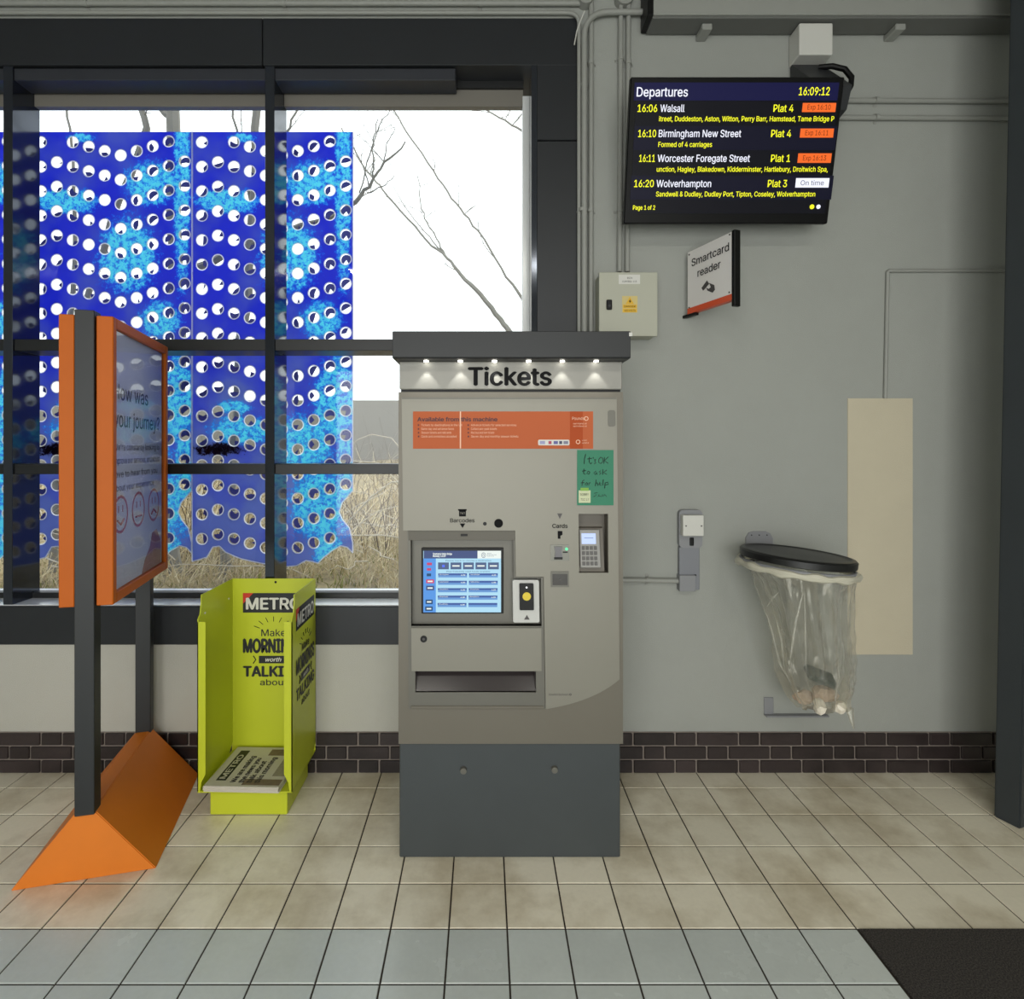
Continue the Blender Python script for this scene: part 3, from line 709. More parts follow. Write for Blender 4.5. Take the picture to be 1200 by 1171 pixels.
# barcodes / cards prints
text('Barcodes', MP, 529, 557.5, 611.8, 4.6, M_ink, md, bold=.012)
text('Cards', MP, 648, 666, 618.3, 4.6, M_ink, md, bold=.02)
b = BM(); quad(b, MP, 539.5, 597, 547.5, 605, .0015); quad(b, MP, 538.5, 596.5, 548.5, 598.2, .0015); part('ticket_symbol', b, M_ink, md)
text('TKT', MP, 540.6, 546.6, 602.3, 2.2, M_ml, md, lift=.0022)
b = BM(); prism(b, [mhit(540.2, 613.2, .0012), mhit(546.6, 613.2, .0012), mhit(543.4, 618.6, .0012)], (0, .0005, 0)); part('down_arrow', b, M_ink, md)
b = BM(); prism(b, [mhit(654, 601.5, .0012), mhit(660, 601.5, .0012), mhit(657, 608, .0012)], (0, .0005, 0)); part('down_arrow', b, M_gry, md)
b = BM(); prism(b, [mhit(x, y, .0012) for x, y in ((654.3, 622), (659.8, 622), (659.8, 626.5), (657.4, 627.5), (657.4, 631), (654.3, 631))], (0, .0005, 0)); part('card_symbol', b, M_ink, md)
b = BM(); disc(b, MP, 569.5, 613.5, 2.2, .001); part('lens', b, M_black, md)
b = BM(); disc(b, MP, 585.5, 613, 5.2, .0012); part('camera_lens', b, mat('lens_gloss', (4, 4, 5), .6, spec=.15), md)
text('Scheidt & Bachmann', MP, 641, 664.5, 813.8, 2.2, M_gry, md)
b = BM(); c = mhit(666.3, 812.7); ringdisc(b, MP, c, .002, .0045, .0012, 14); part('maker_logo', b, M_gry, md)
# module: frame, screen, reader, tray
mo = thing  # keep helper name
b = BM()
b = shift(curve_mesh([P2(mod), P2([(482.5, 632.5), (602.5, 632.5), (602.5, 677), (634, 677), (634, 733.5), (481.5, 733.5)]), P2([(485.5, 786), (626.5, 786), (626.5, 811), (485.3, 811)])], .012), (0, YM - .002, 0)); fm = part('module_frame', b, M_mm, tmx)
b = BM(); box(b, MX(480, 830), MX(635, 830), YM - .012, YM - .002, MZ(829.5), MZ(826), .002); part('module_lip', b, M_mb, fm)
b = BM(); box(b, MX(481.5), MX(634.5), YM + .028, YM + .034, MZ(734), MZ(631)); bz = part('screen_surround', b, M_mm, tmx)
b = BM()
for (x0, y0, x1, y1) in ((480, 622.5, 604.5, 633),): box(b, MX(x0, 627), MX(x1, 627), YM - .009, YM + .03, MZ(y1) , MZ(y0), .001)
part('shade_strip', b, mat('shade_strip_grey', (92, 88, 78), .5), tmx)  # dark paint stands for the shade along the module's top
b = BM(); box(b, MX(540), MX(548), YM - .012, YM + .004, MZ(628), MZ(625.4)); part('barcode_scanner', b, M_black, tmx)
SP = wallplane(YM + .024); SPs = (YM + .024) / YM
def sx_(x, y=680): return MX(x, y)
def shit(x, y, lift=0.0): return Vector((MX(x, 682), YM + .0195 - lift, MZ(y)))
SPL = Plane((0, YM, 0), (0, -1, 0), (1, 0, 0), (0, 0, 1)); SPL.hit = shit
b = BM(); box(b, MX(493.5, 682), MX(590.5, 682), YM + .02, YM + .03, MZ(721), MZ(643), .003, 2); sb = part('touch_screen', b, M_black, tmx)
Es = 1.0
M_ub = em('ui_pale_blue', (176, 222, 244), Es); M_un = em('ui_navy', (66, 82, 128), Es); M_us = em('ui_side_blue', (88, 152, 228), Es); M_uw = em('ui_white', (238, 246, 240), Es)
M_ubtn = em('ui_button', (70, 100, 168), .9); M_ubt2 = em('ui_button_low', (110, 160, 222), .9); M_ut = em('ui_text_dark', (60, 90, 130), .8); M_ur = em('ui_red', (214, 70, 110), .9); M_utl = em('ui_teal', (40, 84, 130), .8); M_ugr = em('ui_slate', (84, 104, 142), .9)
def uq(n_, x0, y0, x1, y1, m_, lift): bm = BM(); quad(bm, SPL, x0, y0, x1, y1, lift, .0003); return part(n_, bm, m_, sb)
def U(x): return 480 + x / 8.571
def V_(y): return 620 + y / 8.571
uq('screen_image', U(135), V_(228), U(922), V_(852), M_ub, .0008)
uq('screen_side_bar', U(135), V_(306), U(262), V_(852), M_us, .0012)
uq('screen_header', U(140), V_(228), U(684), V_(306), M_un, .0012)
uq('screen_logo_panel', U(684), V_(228), U(922), V_(306), M_uw, .0012)
text('Smethwick Galton Bridge', SPL, U(232), U(426), V_(268), 2.2, M_uw, sb, lift=.0018, bold=.03); text('Monday 14:09', SPL, U(232), U(362), V_(290), 2.2, M_uw, sb, lift=.0018, bold=.03)
text('Please touch to choose a destination', SPL, U(362), U(822), V_(334), 1.6, M_ut, sb, lift=.0018); text('Most frequently used tickets available', SPL, U(368), U(812), V_(444), 1.6, M_ut, sb, lift=.0018)
b = BM(); c = shit(U(745), V_(272)); ringdisc(b, SPL, c, .0075, .009, .0018, 18, 1.2); ringdisc(b, SPL, c, .003, .0042, .0018, 14, 1.4); part('screen_logo', b, M_ut, sb)
for k, tx in enumerate(('West', 'Midlands Rail', 'Executive')): text(tx, SPL, U(780), U((826, 876, 850)[k]), V_(258 + k * 14), 1.1, M_ut, sb, lift=.0018)
for k, tx in enumerate(('i', 'All\nstations', 'Favourites', 'Collect', 'Other tickets')):
    x0 = 284 + k * 126.5; uq('screen_button', U(x0), V_(346), U(x0 + 110), V_(416), M_ugr, .0013)
    uq('screen_button_text', U(x0 + 18), V_(374), U(x0 + 92), V_(388), M_uw, .0018) if k else uq('screen_button_text', U(x0 + 42), V_(370), U(x0 + 68), V_(394), em('ui_info', (90, 120, 255), 1), .0018)
for c_ in range(2):
    for r_ in range(5):
        x0 = 286 + c_ * 312 - r_ * 1.5; y0 = 456 + r_ * 75
        uq('screen_button', U(x0), V_(y0), U(x0 + 292), V_(y0 + 42), M_ubt2, .0013)
        uq('screen_button_top', U(x0), V_(y0), U(x0 + 292), V_(y0 + 20), M_ubtn, .0017)
        if c_ and r_ == 4: continue
        text(('Birmingham', 'Wolverhampton', 'Coventry', 'Walsall', 'Dudley', 'Stourbridge', 'Kidderminster', 'Shrewsbury', 'Redditch')[c_ * 5 + r_], SPL, U(x0 + 14), U(x0 + 105), V_(y0 + 16), 1.3, M_uw, sb, lift=.0022)
        text('4.20', SPL, U(x0 + 230), U(x0 + 274), V_(y0 + 23), 1.4, M_uw, sb, lift=.0022, bold=.03)
for (y0, y1, x0, x1, mm) in ((348, 374, 172, 222, M_ur), (404, 428, 172, 214, M_ur), (458, 486, 170, 214, M_utl), (518, 556, 164, 244, M_ur), (582, 628, 164, 244, M_un), (722, 768, 158, 230, M_utl), (792, 836, 154, 230, M_utl)):
    uq('screen_icon', U(x0), V_(y0), U(x1), V_(y1), mm, .0016)
    if y0 > 500: uq('screen_icon_text', U(x0 + 14), V_((y0 + y1) / 2 - 7), U(x1 - 14), V_((y0 + y1) / 2 + 7), M_uw, .002)
# contactless reader
def rslab(pts, y0, y1, m_, parent, name): bm = BM(); prism(bm, [(MX(x, yy), y0, MZ(yy)) for x, yy in pts], (0, y1 - y0, 0)); return part(name, bm, m_, parent)
cr_ = rslab(rrect(600.8, 679, 631.4, 728.5, 2), YM - .014, YM + .029, mat('reader_grey', (196, 196, 192), .45), tmx, 'contactless_reader')
rslab(rrect(608.5, 682.5, 625, 713.5, 1.2), YM - .022, YM - .013, M_black, cr_, 'reader_face')
rp = Plane((0, YM, 0), (0, -1, 0), (1, 0, 0), (0, 0, 1)); rp.hit = lambda x, y, l=0: Vector((MX(x, y), YM - .022 - l, MZ(y)))
b = BM(); cyl(b, (MX(616.8, 697), YM - .0235, MZ(697.4)), (0, 1, 0), .0165, .0015, 24); part('yellow_disc', b, mat('reader_yellow', (222, 196, 40), .4), cr_)
b = BM(); cyl(b, (MX(616.8, 687), YM - .0235, MZ(687)), (0, 1, 0), .0035, .0015, 10); part('indicator', b, mat('indicator_white', (255, 255, 255), .4, emit=1.5), cr_)
b = BM(); prism(b, [(MX(x, 723), YM - .015, MZ(y)) for x, y in ((613.5, 725), (620, 725), (616.8, 719.5))], (0, .001, 0)); part('up_arrow', b, M_gry, cr_)
# tray door and tray
rslab([(482, 735), (633.5, 735), (633, 785), (481.6, 785)], YM - .014, YM - .004, M_ml, tmx, 'tray_door'); td = tmx.children[-1]
b = BM(); cyl(b, (MX(496.3, 747), YM - .017, MZ(747.5)), (0, 1, 0), .0135, .004, 20); part('lock', b, M_black, td)
b = BM(); cyl(b, (MX(496.3, 747), YM - .0185, MZ(747.5)), (0, 1, 0), .005, .002, 12); part('key_slot', b, M_gry, td)
M_tray = mat('tray_dark', (62, 56, 54), .35)
b = BM(); ax0, ax1, az0, az1 = MX(485.5, 800), MX(626.5, 800), MZ(811), MZ(786); yb_ = YM + .12
box(b, ax0 - .006, ax1 + .006, yb_, yb_ + .006, az0 - .006, az1 + .05); box(b, ax0 - .006, ax0, YM + .004, yb_, az0 - .006, az1 + .05); box(b, ax1, ax1 + .006, YM + .004, yb_, az0 - .006, az1 + .05)
box(b, ax0, ax1, YM + .004, yb_, az0 - .006, az0); box(b, ax0, ax1, YM + .004, yb_, az1 + .044, az1 + .05); part('ticket_tray', b, M_tray, tmx)
b = BM(); prism(b, [(ax0, YM + .004, az0 + .002), (ax0, YM + .07, az1 + .02), (ax0, YM + .073, az1 + .02), (ax0, YM + .007, az0 + .002)], (ax1 - ax0, 0, 0)); part('tray_flap', b, mat('smoked_flap', (58, 52, 52), .15), tmx)
# keypad niche and keypad
ax0, ax1, az0, az1 = MX(678.6, 640), MX(713.5, 640), MZ(671), MZ(602); yb_ = YM + .07
M_niche = mat('niche_brown', (108, 102, 92), .5)
b = BM(); box(b, ax0 - .006, ax1 + .006, yb_, yb_ + .006, az0 - .006, az1 + .006)
box(b, ax0 - .006, ax0, YM + .004, yb_, az0, az1); box(b, ax1, ax1 + .006, YM + .004, yb_, az0, az1); box(b, ax0 - .006, ax1 + .006, YM + .004, yb_, az0 - .006, az0); box(b, ax0 - .006, ax1 + .006, YM + .004, yb_, az1, az1 + .006)
part('keypad_niche', b, M_niche, tmx)
b = BM(); prism(b, [(MX(679), YM + .012, MZ(668)), (MX(679), YM + .045, MZ(621)), (MX(679), YM + .069, MZ(620)), (MX(679), YM + .069, MZ(670)), (MX(679), YM + .012, MZ(671))], (MX(709) - MX(679), 0, 0)); part('keypad_mount', b, M_niche, tmx)
t0 = Vector((MX(680.5, 666), YM + .002, MZ(665.5))); t1 = Vector((MX(680.5, 666), YM + .034, MZ(622.5))); kv = (t1 - t0); kh = kv.length; kv.normalize(); kn = Vector((1, 0, 0)).cross(kv); kn = kn if kn.y < 0 else -kn
kw = MX(704.5) - MX(680.8)
b = BM(); obox(b, t0, Vector((1, 0, 0)), kv, kn, 0, kw, 0, kh, 0, .012, .002); kp = part('card_keypad', b, mat('keypad_grey', (150, 148, 144), .45), tmx)
KX = Vector((1, 0, 0))
b = BM(); obox(b, t0, KX, kv, kn, .008, kw - .016, kh * .62, kh * .90, .012, .0132); part('keypad_display', b, em('keypad_screen', (196, 214, 255), 1.1), kp)
b = BM(); obox(b, t0, KX, kv, kn, .018, kw - .026, kh * .77, kh * .785, .0132, .0136); part('display_text', b, em('keypad_ink', (120, 140, 190), .8), kp)
for i in range(4):
    for j in range(4):
        cw = (kw - .016) / 4
        b = BM(); obox(b, t0, KX, kv, kn, .007 + i * cw, .007 + i * cw + cw * .74, kh * (.06 + .135 * j), kh * (.06 + .135 * j) + kh * .095, .012, .015, .0006); part('key', b, mat('key_grey', (92, 90, 88), .5), kp)
# card slot & second reader
cs = rslab([(645.5, 638), (667, 638), (667, 656.5), (645.5, 656.5)], YM - .013, YM - .009, mat('slot_grey', (112, 112, 104), .35, .4), tmx, 'card_slot')
rslab([(650, 640), (659, 640), (658.2, 647), (659.5, 652), (650, 652), (651, 647)], YM - .019, YM - .012, mat('slot_shutter', (96, 94, 98), .3), cs, 'shutter')
rslab([(649.5, 652.3), (659.5, 652.3), (659.5, 655), (649.5, 655)], YM - .0145, YM - .012, M_black, cs, 'slot_mouth')
rslab([(659.8, 645.8), (665.5, 645.8), (665.5, 647.2), (659.8, 647.2)], YM - .0145, YM - .012, M_black, cs, 'slot_mark')
b = BM(); cyl(b, (MX(664.2, 643), YM - .0155, MZ(642.8)), (0, 1, 0), .006, .003, 14); part('green_lamp', b, mat('green_lamp', (110, 235, 170), .4, emit=1.2), cs)
rc = rslab([(645.5, 669), (666.5, 669), (666.5, 687.3), (645.5, 687.3)], YM - .013, YM - .009, M_mm, tmx, 'receipt_window')
rslab([(647.3, 672), (664.7, 672), (664.7, 684.8), (647.3, 684.8)], YM - .0145, YM - .012, mat('smoked_window', (52, 48, 44), .15), rc, 'smoked_pane')
b = BM(); cyl(b, (MX(656, 678), YM - .0155, MZ(678.3)), (0, 1, 0), .004, .0015, 10); part('window_mark', b, M_gry, rc)

# ---------------------------------------------------------------- poster sign on an orange foot
an = math.atan2(.115, .476)
su = Vector((math.cos(an), math.sin(an), 0)); sl = Vector((-math.sin(an), math.cos(an), 0))   # across, along (away)
SO = Vector((-1.523, 2.1515, 0)); Z = Vector((0, 0, 1))
sg = thing('poster_stand', 'double-sided orange framed poster stand on dark posts and an orange wedge foot', 'poster stand', (SO.x, SO.y + .3, 0))
M_os = mat('orange_paint', (190, 92, 0), .5, var=.05, vscale=8, spec=.3); M_of = mat('orange_foot', (222, 122, 28), .5, var=.08, vscale=7)
LS = .655; hw = .245; hz = .262
b = BM(); rings = []
for s, hh, ww in ((0, 0, hw), (.035, hz, 0), (LS, hz, 0), (LS, 0, hw)): pass
c0, c1 = SO, SO + sl * LS
A = b.verts.new(c0 - su * hw); B_ = b.verts.new(c0 + su * hw); C_ = b.verts.new(c0 + sl * .0 + Z * hz - su * .03); C2 = b.verts.new(c0 + Z * hz + su * .03)
A2 = b.verts.new(c1 - su * hw); B2 = b.verts.new(c1 + su * hw); D1 = b.verts.new(c1 + Z * hz - su * .03); D2 = b.verts.new(c1 + Z * hz + su * .03)
for f in ((A, B_, C2, C_), (B_, B2, D2, C2), (A2, A, C_, D1), (B2, A2, D1, D2), (C_, C2, D2, D1), (A, A2, B2, B_)): b.faces.new(f)
bmesh.ops.recalc_face_normals(b, faces=b.faces); bmesh.ops.bevel(b, geom=list(b.edges), offset=.003, segments=2, affect='EDGES'); part('wedge_foot', b, M_of, sg)
M_post = mat('post_charcoal', (36, 38, 39), .45, .1, var=.08)
for s in (.0, .615):
    b = BM(); obox(b, SO, su, sl, Z, -.031, .036, s - .014 if s == 0 else s, s + .046, hz - .01, 2.175, .002); part('post', b, M_post, sg)
zs0, zs1 = 1.045, 2.157
yk0, yk1 = -.005, .675
for sgnn in (-1, 1):
    a0, a1 = (.039, .097) if sgnn > 0 else (-.087, -.034)
    b = BM(); obox(b, SO, su, sl, Z, a0, a1, yk0, yk0 + .035, zs0, zs1, .003); obox(b, SO, su, sl, Z, a0, a1, yk1 - .035, yk1, zs0, zs1, .003)
    obox(b, SO, su, sl, Z, a0, a1, yk0 + .035, yk1 - .035, zs0, zs0 + .04, .003); obox(b, SO, su, sl, Z, a0, a1, yk0 + .035, yk1 - .035, zs1 - .04, zs1, .003); part('orange_frame', b, M_os, sg)
b = BM(); obox(b, SO, su, sl, Z, -.07, .07, yk0 + .05, yk1 - .012, zs0 + .012, zs1 - .012); part('backing', b, M_post, sg)
M_pos = mat('poster_print', (214, 220, 246), .6)
face = .078
PO = Plane(SO + su * (face), su, sl, Z)
b = BM(); obox(b, SO, su, sl, Z, face - .004, face, yk0 + .03, yk1 - .03, zs0 + .035, zs1 - .035); ps = part('poster', b, M_pos, sg)
b = BM(); obox(b, SO, su, sl, Z, -face, -face + .004, yk0 + .03, yk1 - .03, zs0 + .035, zs1 - .035); part('poster', b, M_pos, sg)
def PQ(s, z, l=.001): return SO + su * (face + l) + sl * s + Z * z
def ptext(body, s0, s1, z, cap, m_, bold=0.0): 
    q = Plane(PO.P, PO.n, PO.u, PO.v); q.hit = lambda x, y, l=0: PQ(x, y, l)
    return text(body, q, s0, s1, z, 1, m_, ps, lift=.0012, bold=bold, wworld=s1 - s0, capworld=cap)
M_pt = mat('poster_ink', (72, 74, 112), .6)
ptext('How was', .05, .44, 1.845, .062, M_pt, .01); ptext('your journey?', .05, .60, 1.735, .062, M_pt, .01)
for i, (tx, e) in enumerate((('We\'re constantly looking to', .60), ('improve our services, and would', .60), ('love to hear from you', .57), ('about your experience', .52))):
    ptext(tx, .05, e, 1.64 - i * .055, .026, M_pt)
M_pink = mat('smiley_pink', (190, 110, 140), .6)
for i, s in enumerate((.12, .32, .52)):
    b = BM(); c = PQ(s, 1.38, 0); ringdisc(b, PO, c, .066, .078, .0012)
    for e in (-.022, .022): obox(b, c, PO.u, PO.v, PO.n, e - .004, e + .004, .008, .036, .0008, .0013)
    pts = [(-.034 + .017 * k, (-.03 - (.02 if i == 0 else 0.0 if i == 1 else -.02) * (1 - abs(k - 2) / 2) + (.008 if i == 0 else -.01 if i == 2 else 0)) ) for k in range(5)]
    tube(b, [c + PO.u * x + PO.v * z + PO.n * .0012 for x, z in pts], .004, 5); part('smiley_face', b, M_pink, ps)
b = BM(); prism(b, [PQ(s, z, .001) for s, z in ((.36, 1.082), (.62, 1.082), (.62, 1.20), (.56, 1.26), (.50, 1.25), (.47, 1.19), (.40, 1.14))], -su * .0005); part('printed_hand', b, mat('print_rose', (168, 110, 128), .6), ps)
for sd in (1, -1):
    b = BM(); q = [SO + su * (sd * (face + .009)) + sl * a_ + Z * z_ for a_, z_ in ((yk0 + .03, zs0 + .035), (yk1 - .03, zs0 + .035), (yk1 - .03, zs1 - .035), (yk0 + .03, zs1 - .035))]
    if sd < 0: q.reverse()
    b.faces.new([b.verts.new(p) for p in q]); part('acrylic_cover', b, M_acryl, sg)

# ---------------------------------------------------------------- newspaper dispenser
M_lime = mat('lime_paint', (192, 200, 44), .38, var=.05, vscale=6)
nx0, nx1 = -1.272, -.851; nyf, nyb = 2.50, 2.848; tk = .004
ns = thing('newspaper_stand', 'lime green floor dispenser for free newspapers below the window', 'newspaper stand', ((nx0 + nx1) / 2, 2.68, 0))
b = BM(); box(b, -1.231, -.883, 2.53, 2.83, 0, .122, .006, 2); part('plinth', b, M_lime, ns)
b = BM(); box(b, nx0, nx1, nyb - tk, nyb, .118, .99, .001); bp_ = part('back_panel', b, M_lime, ns)
zl = .877
for X, nm_ in ((nx0, 'side_panel'), (nx1 - tk, 'side_panel')):
    b = BM(); prism(b, [(X, 2.53, .99), (X, nyb, .99), (X, nyb, .17), (X, nyb - .05, .118), (X, nyf, .118), (X, nyf, zl + .01), (X, 2.52, zl + .03), (X, 2.53, zl + .08)], (tk, 0, 0)); o_ = part(nm_, b, M_lime, ns)
side = o_
b = BM(); box(b, nx0, nx1, nyf, nyb, .118, .124, .001); part('shelf', b, M_lime, ns)
for X, sgn_ in ((nx0, 1), (nx1, -1)):
    q = [(X, .124), (X, zl), (X + sgn_ * .036, zl), (X + sgn_ * .036, .20), (X + sgn_ * .018, .165), (X + sgn_ * .012, .124)]
    b = BM(); prism(b, [(x, nyf, z) for x, z in q], (0, tk, 0)); part('front_flange', b, M_lime, ns)
b = BM(); cyl(b, ((nx0 + nx1) / 2 + .01, nyb - tk - .001, .972), (0, 1, 0), .006, .002, 12); part('hole', b, M_black, bp_)
for y_ in (2.56, 2.80):
    b = BM(); cyl(b, (nx0 + tk, y_, .90), (1, 0, 0), .005, .002, 10); part('rivet', b, M_white, ns)
M_metro = mat('metro_black', (28, 30, 34), .5); M_mred = mat('metro_red', (200, 52, 34), .5); M_mwh = mat('metro_white', (216, 214, 204), .5)
def metro(pl, hit, parent, W_, sc=1.0):
    """lettering block; local coords: x from centre, z absolute"""
    q = Plane((0, 0, 0), pl.n, pl.u, pl.v); q.hit = lambda x, y, l=0: hit(x, y, l)
    def tt(s_, a, c, z, cap, m_, bold=0.0, shear=0, lift=.0012): return text(s_, q, a, c, z, 1, m_, parent, lift=lift, bold=bold, wworld=c - a, capworld=cap, shear=shear)
    def rect(a, c, z0, z1, m_, n_, lift=.0008): bm = BM(); prism(bm, [hit(a, z0, lift), hit(c, z0, lift), hit(c, z1, lift), hit(a, z1, lift)], -pl.n * .0004); return part(n_, bm, m_, parent)
    w_ = W_
    rect(-w_ * .5, w_ * .5, .818, .917, M_metro, 'masthead')
    bm = BM(); prism(bm, [hit(-w_ * .5, .917, .0014), hit(-w_ * .5, .862, .0014), hit(-w_ * .33, .917, .0014)], -pl.n * .0004); part('corner_flash', bm, M_mred, parent)
    tt('METRO', -w_ * .45, w_ * .45, .836, .056, M_mwh, .028, lift=.0022)
    for k in range(7):
        a = math.radians(25 + k * 130 / 6); c = hit(0, .715, .0012); r0, r1 = w_ * .19, w_ * .27
        bm = BM(); tube(bm, [c + pl.u * math.cos(a) * r0 * 1.3 + pl.v * math.sin(a) * r0, c + pl.u * math.cos(a) * r1 * 1.3 + pl.v * math.sin(a) * r1], .0016, 4); part('sunray', bm, M_metro, parent)
    tt('Make', -w_ * .2, w_ * .2, .700, .034, M_metro, .006)
    tt('MORNINGS', -w_ * .5, w_ * .5, .618, .066, M_metro, .05)
    rect(-w_ * .24, w_ * .24, .562, .600, M_metro, 'banner'); tt('worth', -w_ * .13, w_ * .13, .572, .02, M_mwh, .02, .3, .002)
    for sg_ in (-1, 1):
        bm = BM(); tube(bm, [hit(sg_ * w_ * .33, .600, .0012), hit(sg_ * w_ * .29, .581, .0012), hit(sg_ * w_ * .33, .562, .0012)], .003, 4); part('chevron', bm, M_metro, parent)
    tt('TALKING', -w_ * .5, w_ * .5, .497, .05, M_metro, .04)
    tt('about', -w_ * .22, w_ * .22, .452, .03, M_metro, .008)
cxs = (nx0 + nx1) / 2
pb = Plane((0, 0, 0), (0, -1, 0), (1, 0, 0), (0, 0, 1)); metro(pb, lambda x, z, l=0: Vector((cxs + x, nyb - tk - l, z)), bp_, .31)
pr = Plane((0, 0, 0), (1, 0, 0), (0, 1, 0), (0, 0, 1)); metro(pr, lambda x, z, l=0: Vector((nx1 + l, 2.685 + x, z)), side, .27)
# stack of newspapers on the shelf
M_paper = mat('newsprint', (196, 190, 176), .8, var=.05)
M_nink = mat('news_ink', (66, 62, 58), .8, var=.3, vscale=60); M_nbr = mat('news_photo', (120, 104, 84), .8, var=.4, vscale=40)
for k in range(4):
    z0 = .1245 + k * .0066
    r = thing('newspaper', ('folded newspaper, bottom of the stack in the lime stand', 'folded newspaper, second from bottom of the stack in the lime stand', 'folded newspaper, second from top of the stack in the lime stand', 'top newspaper with printed front page on the stack in the lime stand')[k], 'newspaper', (cxs, 2.66, z0), 'newspapers in the lime stand')
    dx = R.uniform(-.004, .004); tw = R.uniform(-.008, .008) - .03
    ca, sa = math.cos(tw), math.sin(tw); uN = Vector((ca, sa, 0)); vN = Vector((-sa, ca, 0)); ON = Vector((cxs - .012 + dx, 2.655, z0))
    b = BM(); obox(b, ON, uN, vN, Z, -.165, .175, -.165, .165, 0, .0064, .002); pg = part('pages', b, M_paper, r)
    if k == 3:
        def nq(n_, a0, a1, c0_, c1_, m_): bm = BM(); obox(bm, ON, uN, vN, Z, a0, a1, c0_, c1_, .0064, .0068); part(n_, bm, m_, r)
        # the page lies on its side: masthead along its left edge
        nq('masthead_print', -.130, -.085, -.12, .13, M_metro); nq('photo_print', .02, .16, .09, .145, M_nbr); nq('photo_print', .0, .17, -.15, -.105, M_nbr); nq('text_block', .11, .165, -.08, .07, mat('news_grey', (150, 142, 124), .8, var=.2, vscale=80))
        q = Plane(ON, Z, vN, -uN); 
        for i, (tx, l_) in enumerate((('We are making', .27), ('the news you', .25), ('talk about', .22), ('this morning', .26))):
            a_ = -.035 + i * .036
            q.hit = lambda x, y, l=0, a_=a_: ON + uN * a_ + vN * -.135 + Z * (.0064 + l)
            text(tx, q, 0, 1, 0, 1, M_nink, r, name='headline', lift=.0006, bold=.03, wworld=l_ * .8 , capworld=.024)
        q.hit = lambda x, y, l=0: ON + uN * -.094 + vN * -.11 + Z * (.0068 + l)
        text('METRO', q, 0, 1, 0, 1, M_paper, r, name='headline', lift=.0006, bold=.03, wworld=.2, capworld=.026)

# ---------------------------------------------------------------- wall switch with conduit boxes
M_dg = mat('switch_grey', (136, 137, 140), .5)
sw_ = thing('wall_switch', 'grey wall plate with a white box and keyhole beside the ticket machine', 'switch', (wx(806), WALL, wz(690)))
b = BM(); prism(b, [(wx(x), WALL - .03, wz(y)) for x, y in rrect(793.5, 597, 820.5, 641, 5)], (0, .03, 0)); part('upper_plate', b, M_dg, sw_)
b = BM(); box(b, wx(794), wx(817.5), WALL - .028, WALL, wz(690), wz(640), .004, 2); part('lower_plate', b, mat('switch_blue_grey', (126, 128, 134), .45), sw_)
dd = WALL - .07
b = BM(); box(b, wx(800.5, dd), wx(825, dd), dd, WALL - .028, wz(628.5, dd), wz(604, dd), .004, 2); wb = part('white_box', b, M_white, sw_)
for x_ in (804, 822):
    b = BM(); cyl(b, (wx(x_, dd), dd - .001, wz(616.5, dd)), (0, 1, 0), .004, .003, 10); part('screw', b, M_gry, wb)
b = BM(); box(b, wx(805.5), wx(810.5), WALL - .034, WALL - .028, wz(638.5), wz(629), .004, 2); part('keyhole', b, M_black, sw_)
b = BM(); tube(b, [(wx(795), WALL - .03, wz(673)), (wx(801), WALL - .034, wz(673.8)), (wx(807), WALL - .034, wz(673.6)), (wx(813), WALL - .03, wz(672.5))], .004, 6); part('dark_gap', b, M_black, sw_)
d2 = WALL - .045
b = BM(); box(b, wx(796.5, d2), wx(815.5, d2), d2, WALL, wz(693.5, d2), wz(674.5, d2), .003, 2); part('outlet_box', b, M_dg, sw_)

# ---------------------------------------------------------------- wall bin: bracket, hoop, lid
bn = thing('litter_bin', 'black lidded litter hoop bracketed to the wall for a clear bag', 'bin', (1.44, WALL, .3))
BC = Vector((1.44, 2.595, 1.147)); BR = .238
tilt = math.radians(4.6); bu = Vector((math.cos(tilt), 0, -math.sin(tilt))); bw = Vector((math.sin(tilt), 0, math.cos(tilt))); bv = Vector((0, 1, 0))
def BP(a, r, h): return BC + bu * (r * math.cos(a)) + bv * (r * math.sin(a) * 1.0) + bw * h
def lathe(bm, prof, seg=48, f=BP):
    rg = [[bm.verts.new(f(2 * math.pi * k / seg, r, h)) for k in range(seg)] for r, h in prof]
    for i in range(len(rg) - 1):
        for k in range(seg): bm.faces.new((rg[i][k], rg[i][(k + 1) % seg], rg[i + 1][(k + 1) % seg], rg[i + 1][k]))
    return rg
b = BM(); rg = lathe(b, [(BR - .01, -.018), (BR, -.014), (BR + .002, .012), (BR - .006, .02), (BR - .02, .022), (BR - .028, .017), (BR - .06, .018), (BR - .14, .022), (.04, .024)]); b.faces.new(rg[-1]); b.faces.new(list(reversed(rg[0])))
bmesh.ops.recalc_face_normals(b, faces=b.faces); M_lid = mat('lid_black', (22, 22, 22), .38, var=.2, vscale=30); part('lid', b, M_lid, bn, True)
b = BM(); tube(b, [BP(2 * math.pi * k / 40, BR - .006, -.035) for k in range(41)], .009, 8, False); part('hoop', b, M_dg, bn, True)
b = BM(); prism(b, [(wx(x), WALL - .006, wz(y)) for x, y in ((873.5, 660), (873.5, 630), (877, 624), (883, 622.5), (897, 622.5), (902, 625), (905, 631), (905, 660))], (0, .006, 0)); br_ = part('wall_plate', b, M_dg, bn)
for x_ in (880, 889, 898):
    b = BM(); cyl(b, (wx(x_), WALL - .008, wz(627)), (0, 1, 0), .003, .003, 8); part('screw', b, M_black, br_)
b = BM(); box(b, wx(876), wx(903), 2.80, WALL, wz(655), wz(646), .003); part('hinge', b, M_black, bn)
b = BM(); box(b, wx(895), wx(906), WALL - .006, WALL, wz(838), wz(817), .002); box(b, wx(895), wx(968), WALL - .03, WALL, wz(838) , wz(838) + .008, .001); part('lower_bracket', b, M_dg, bn)
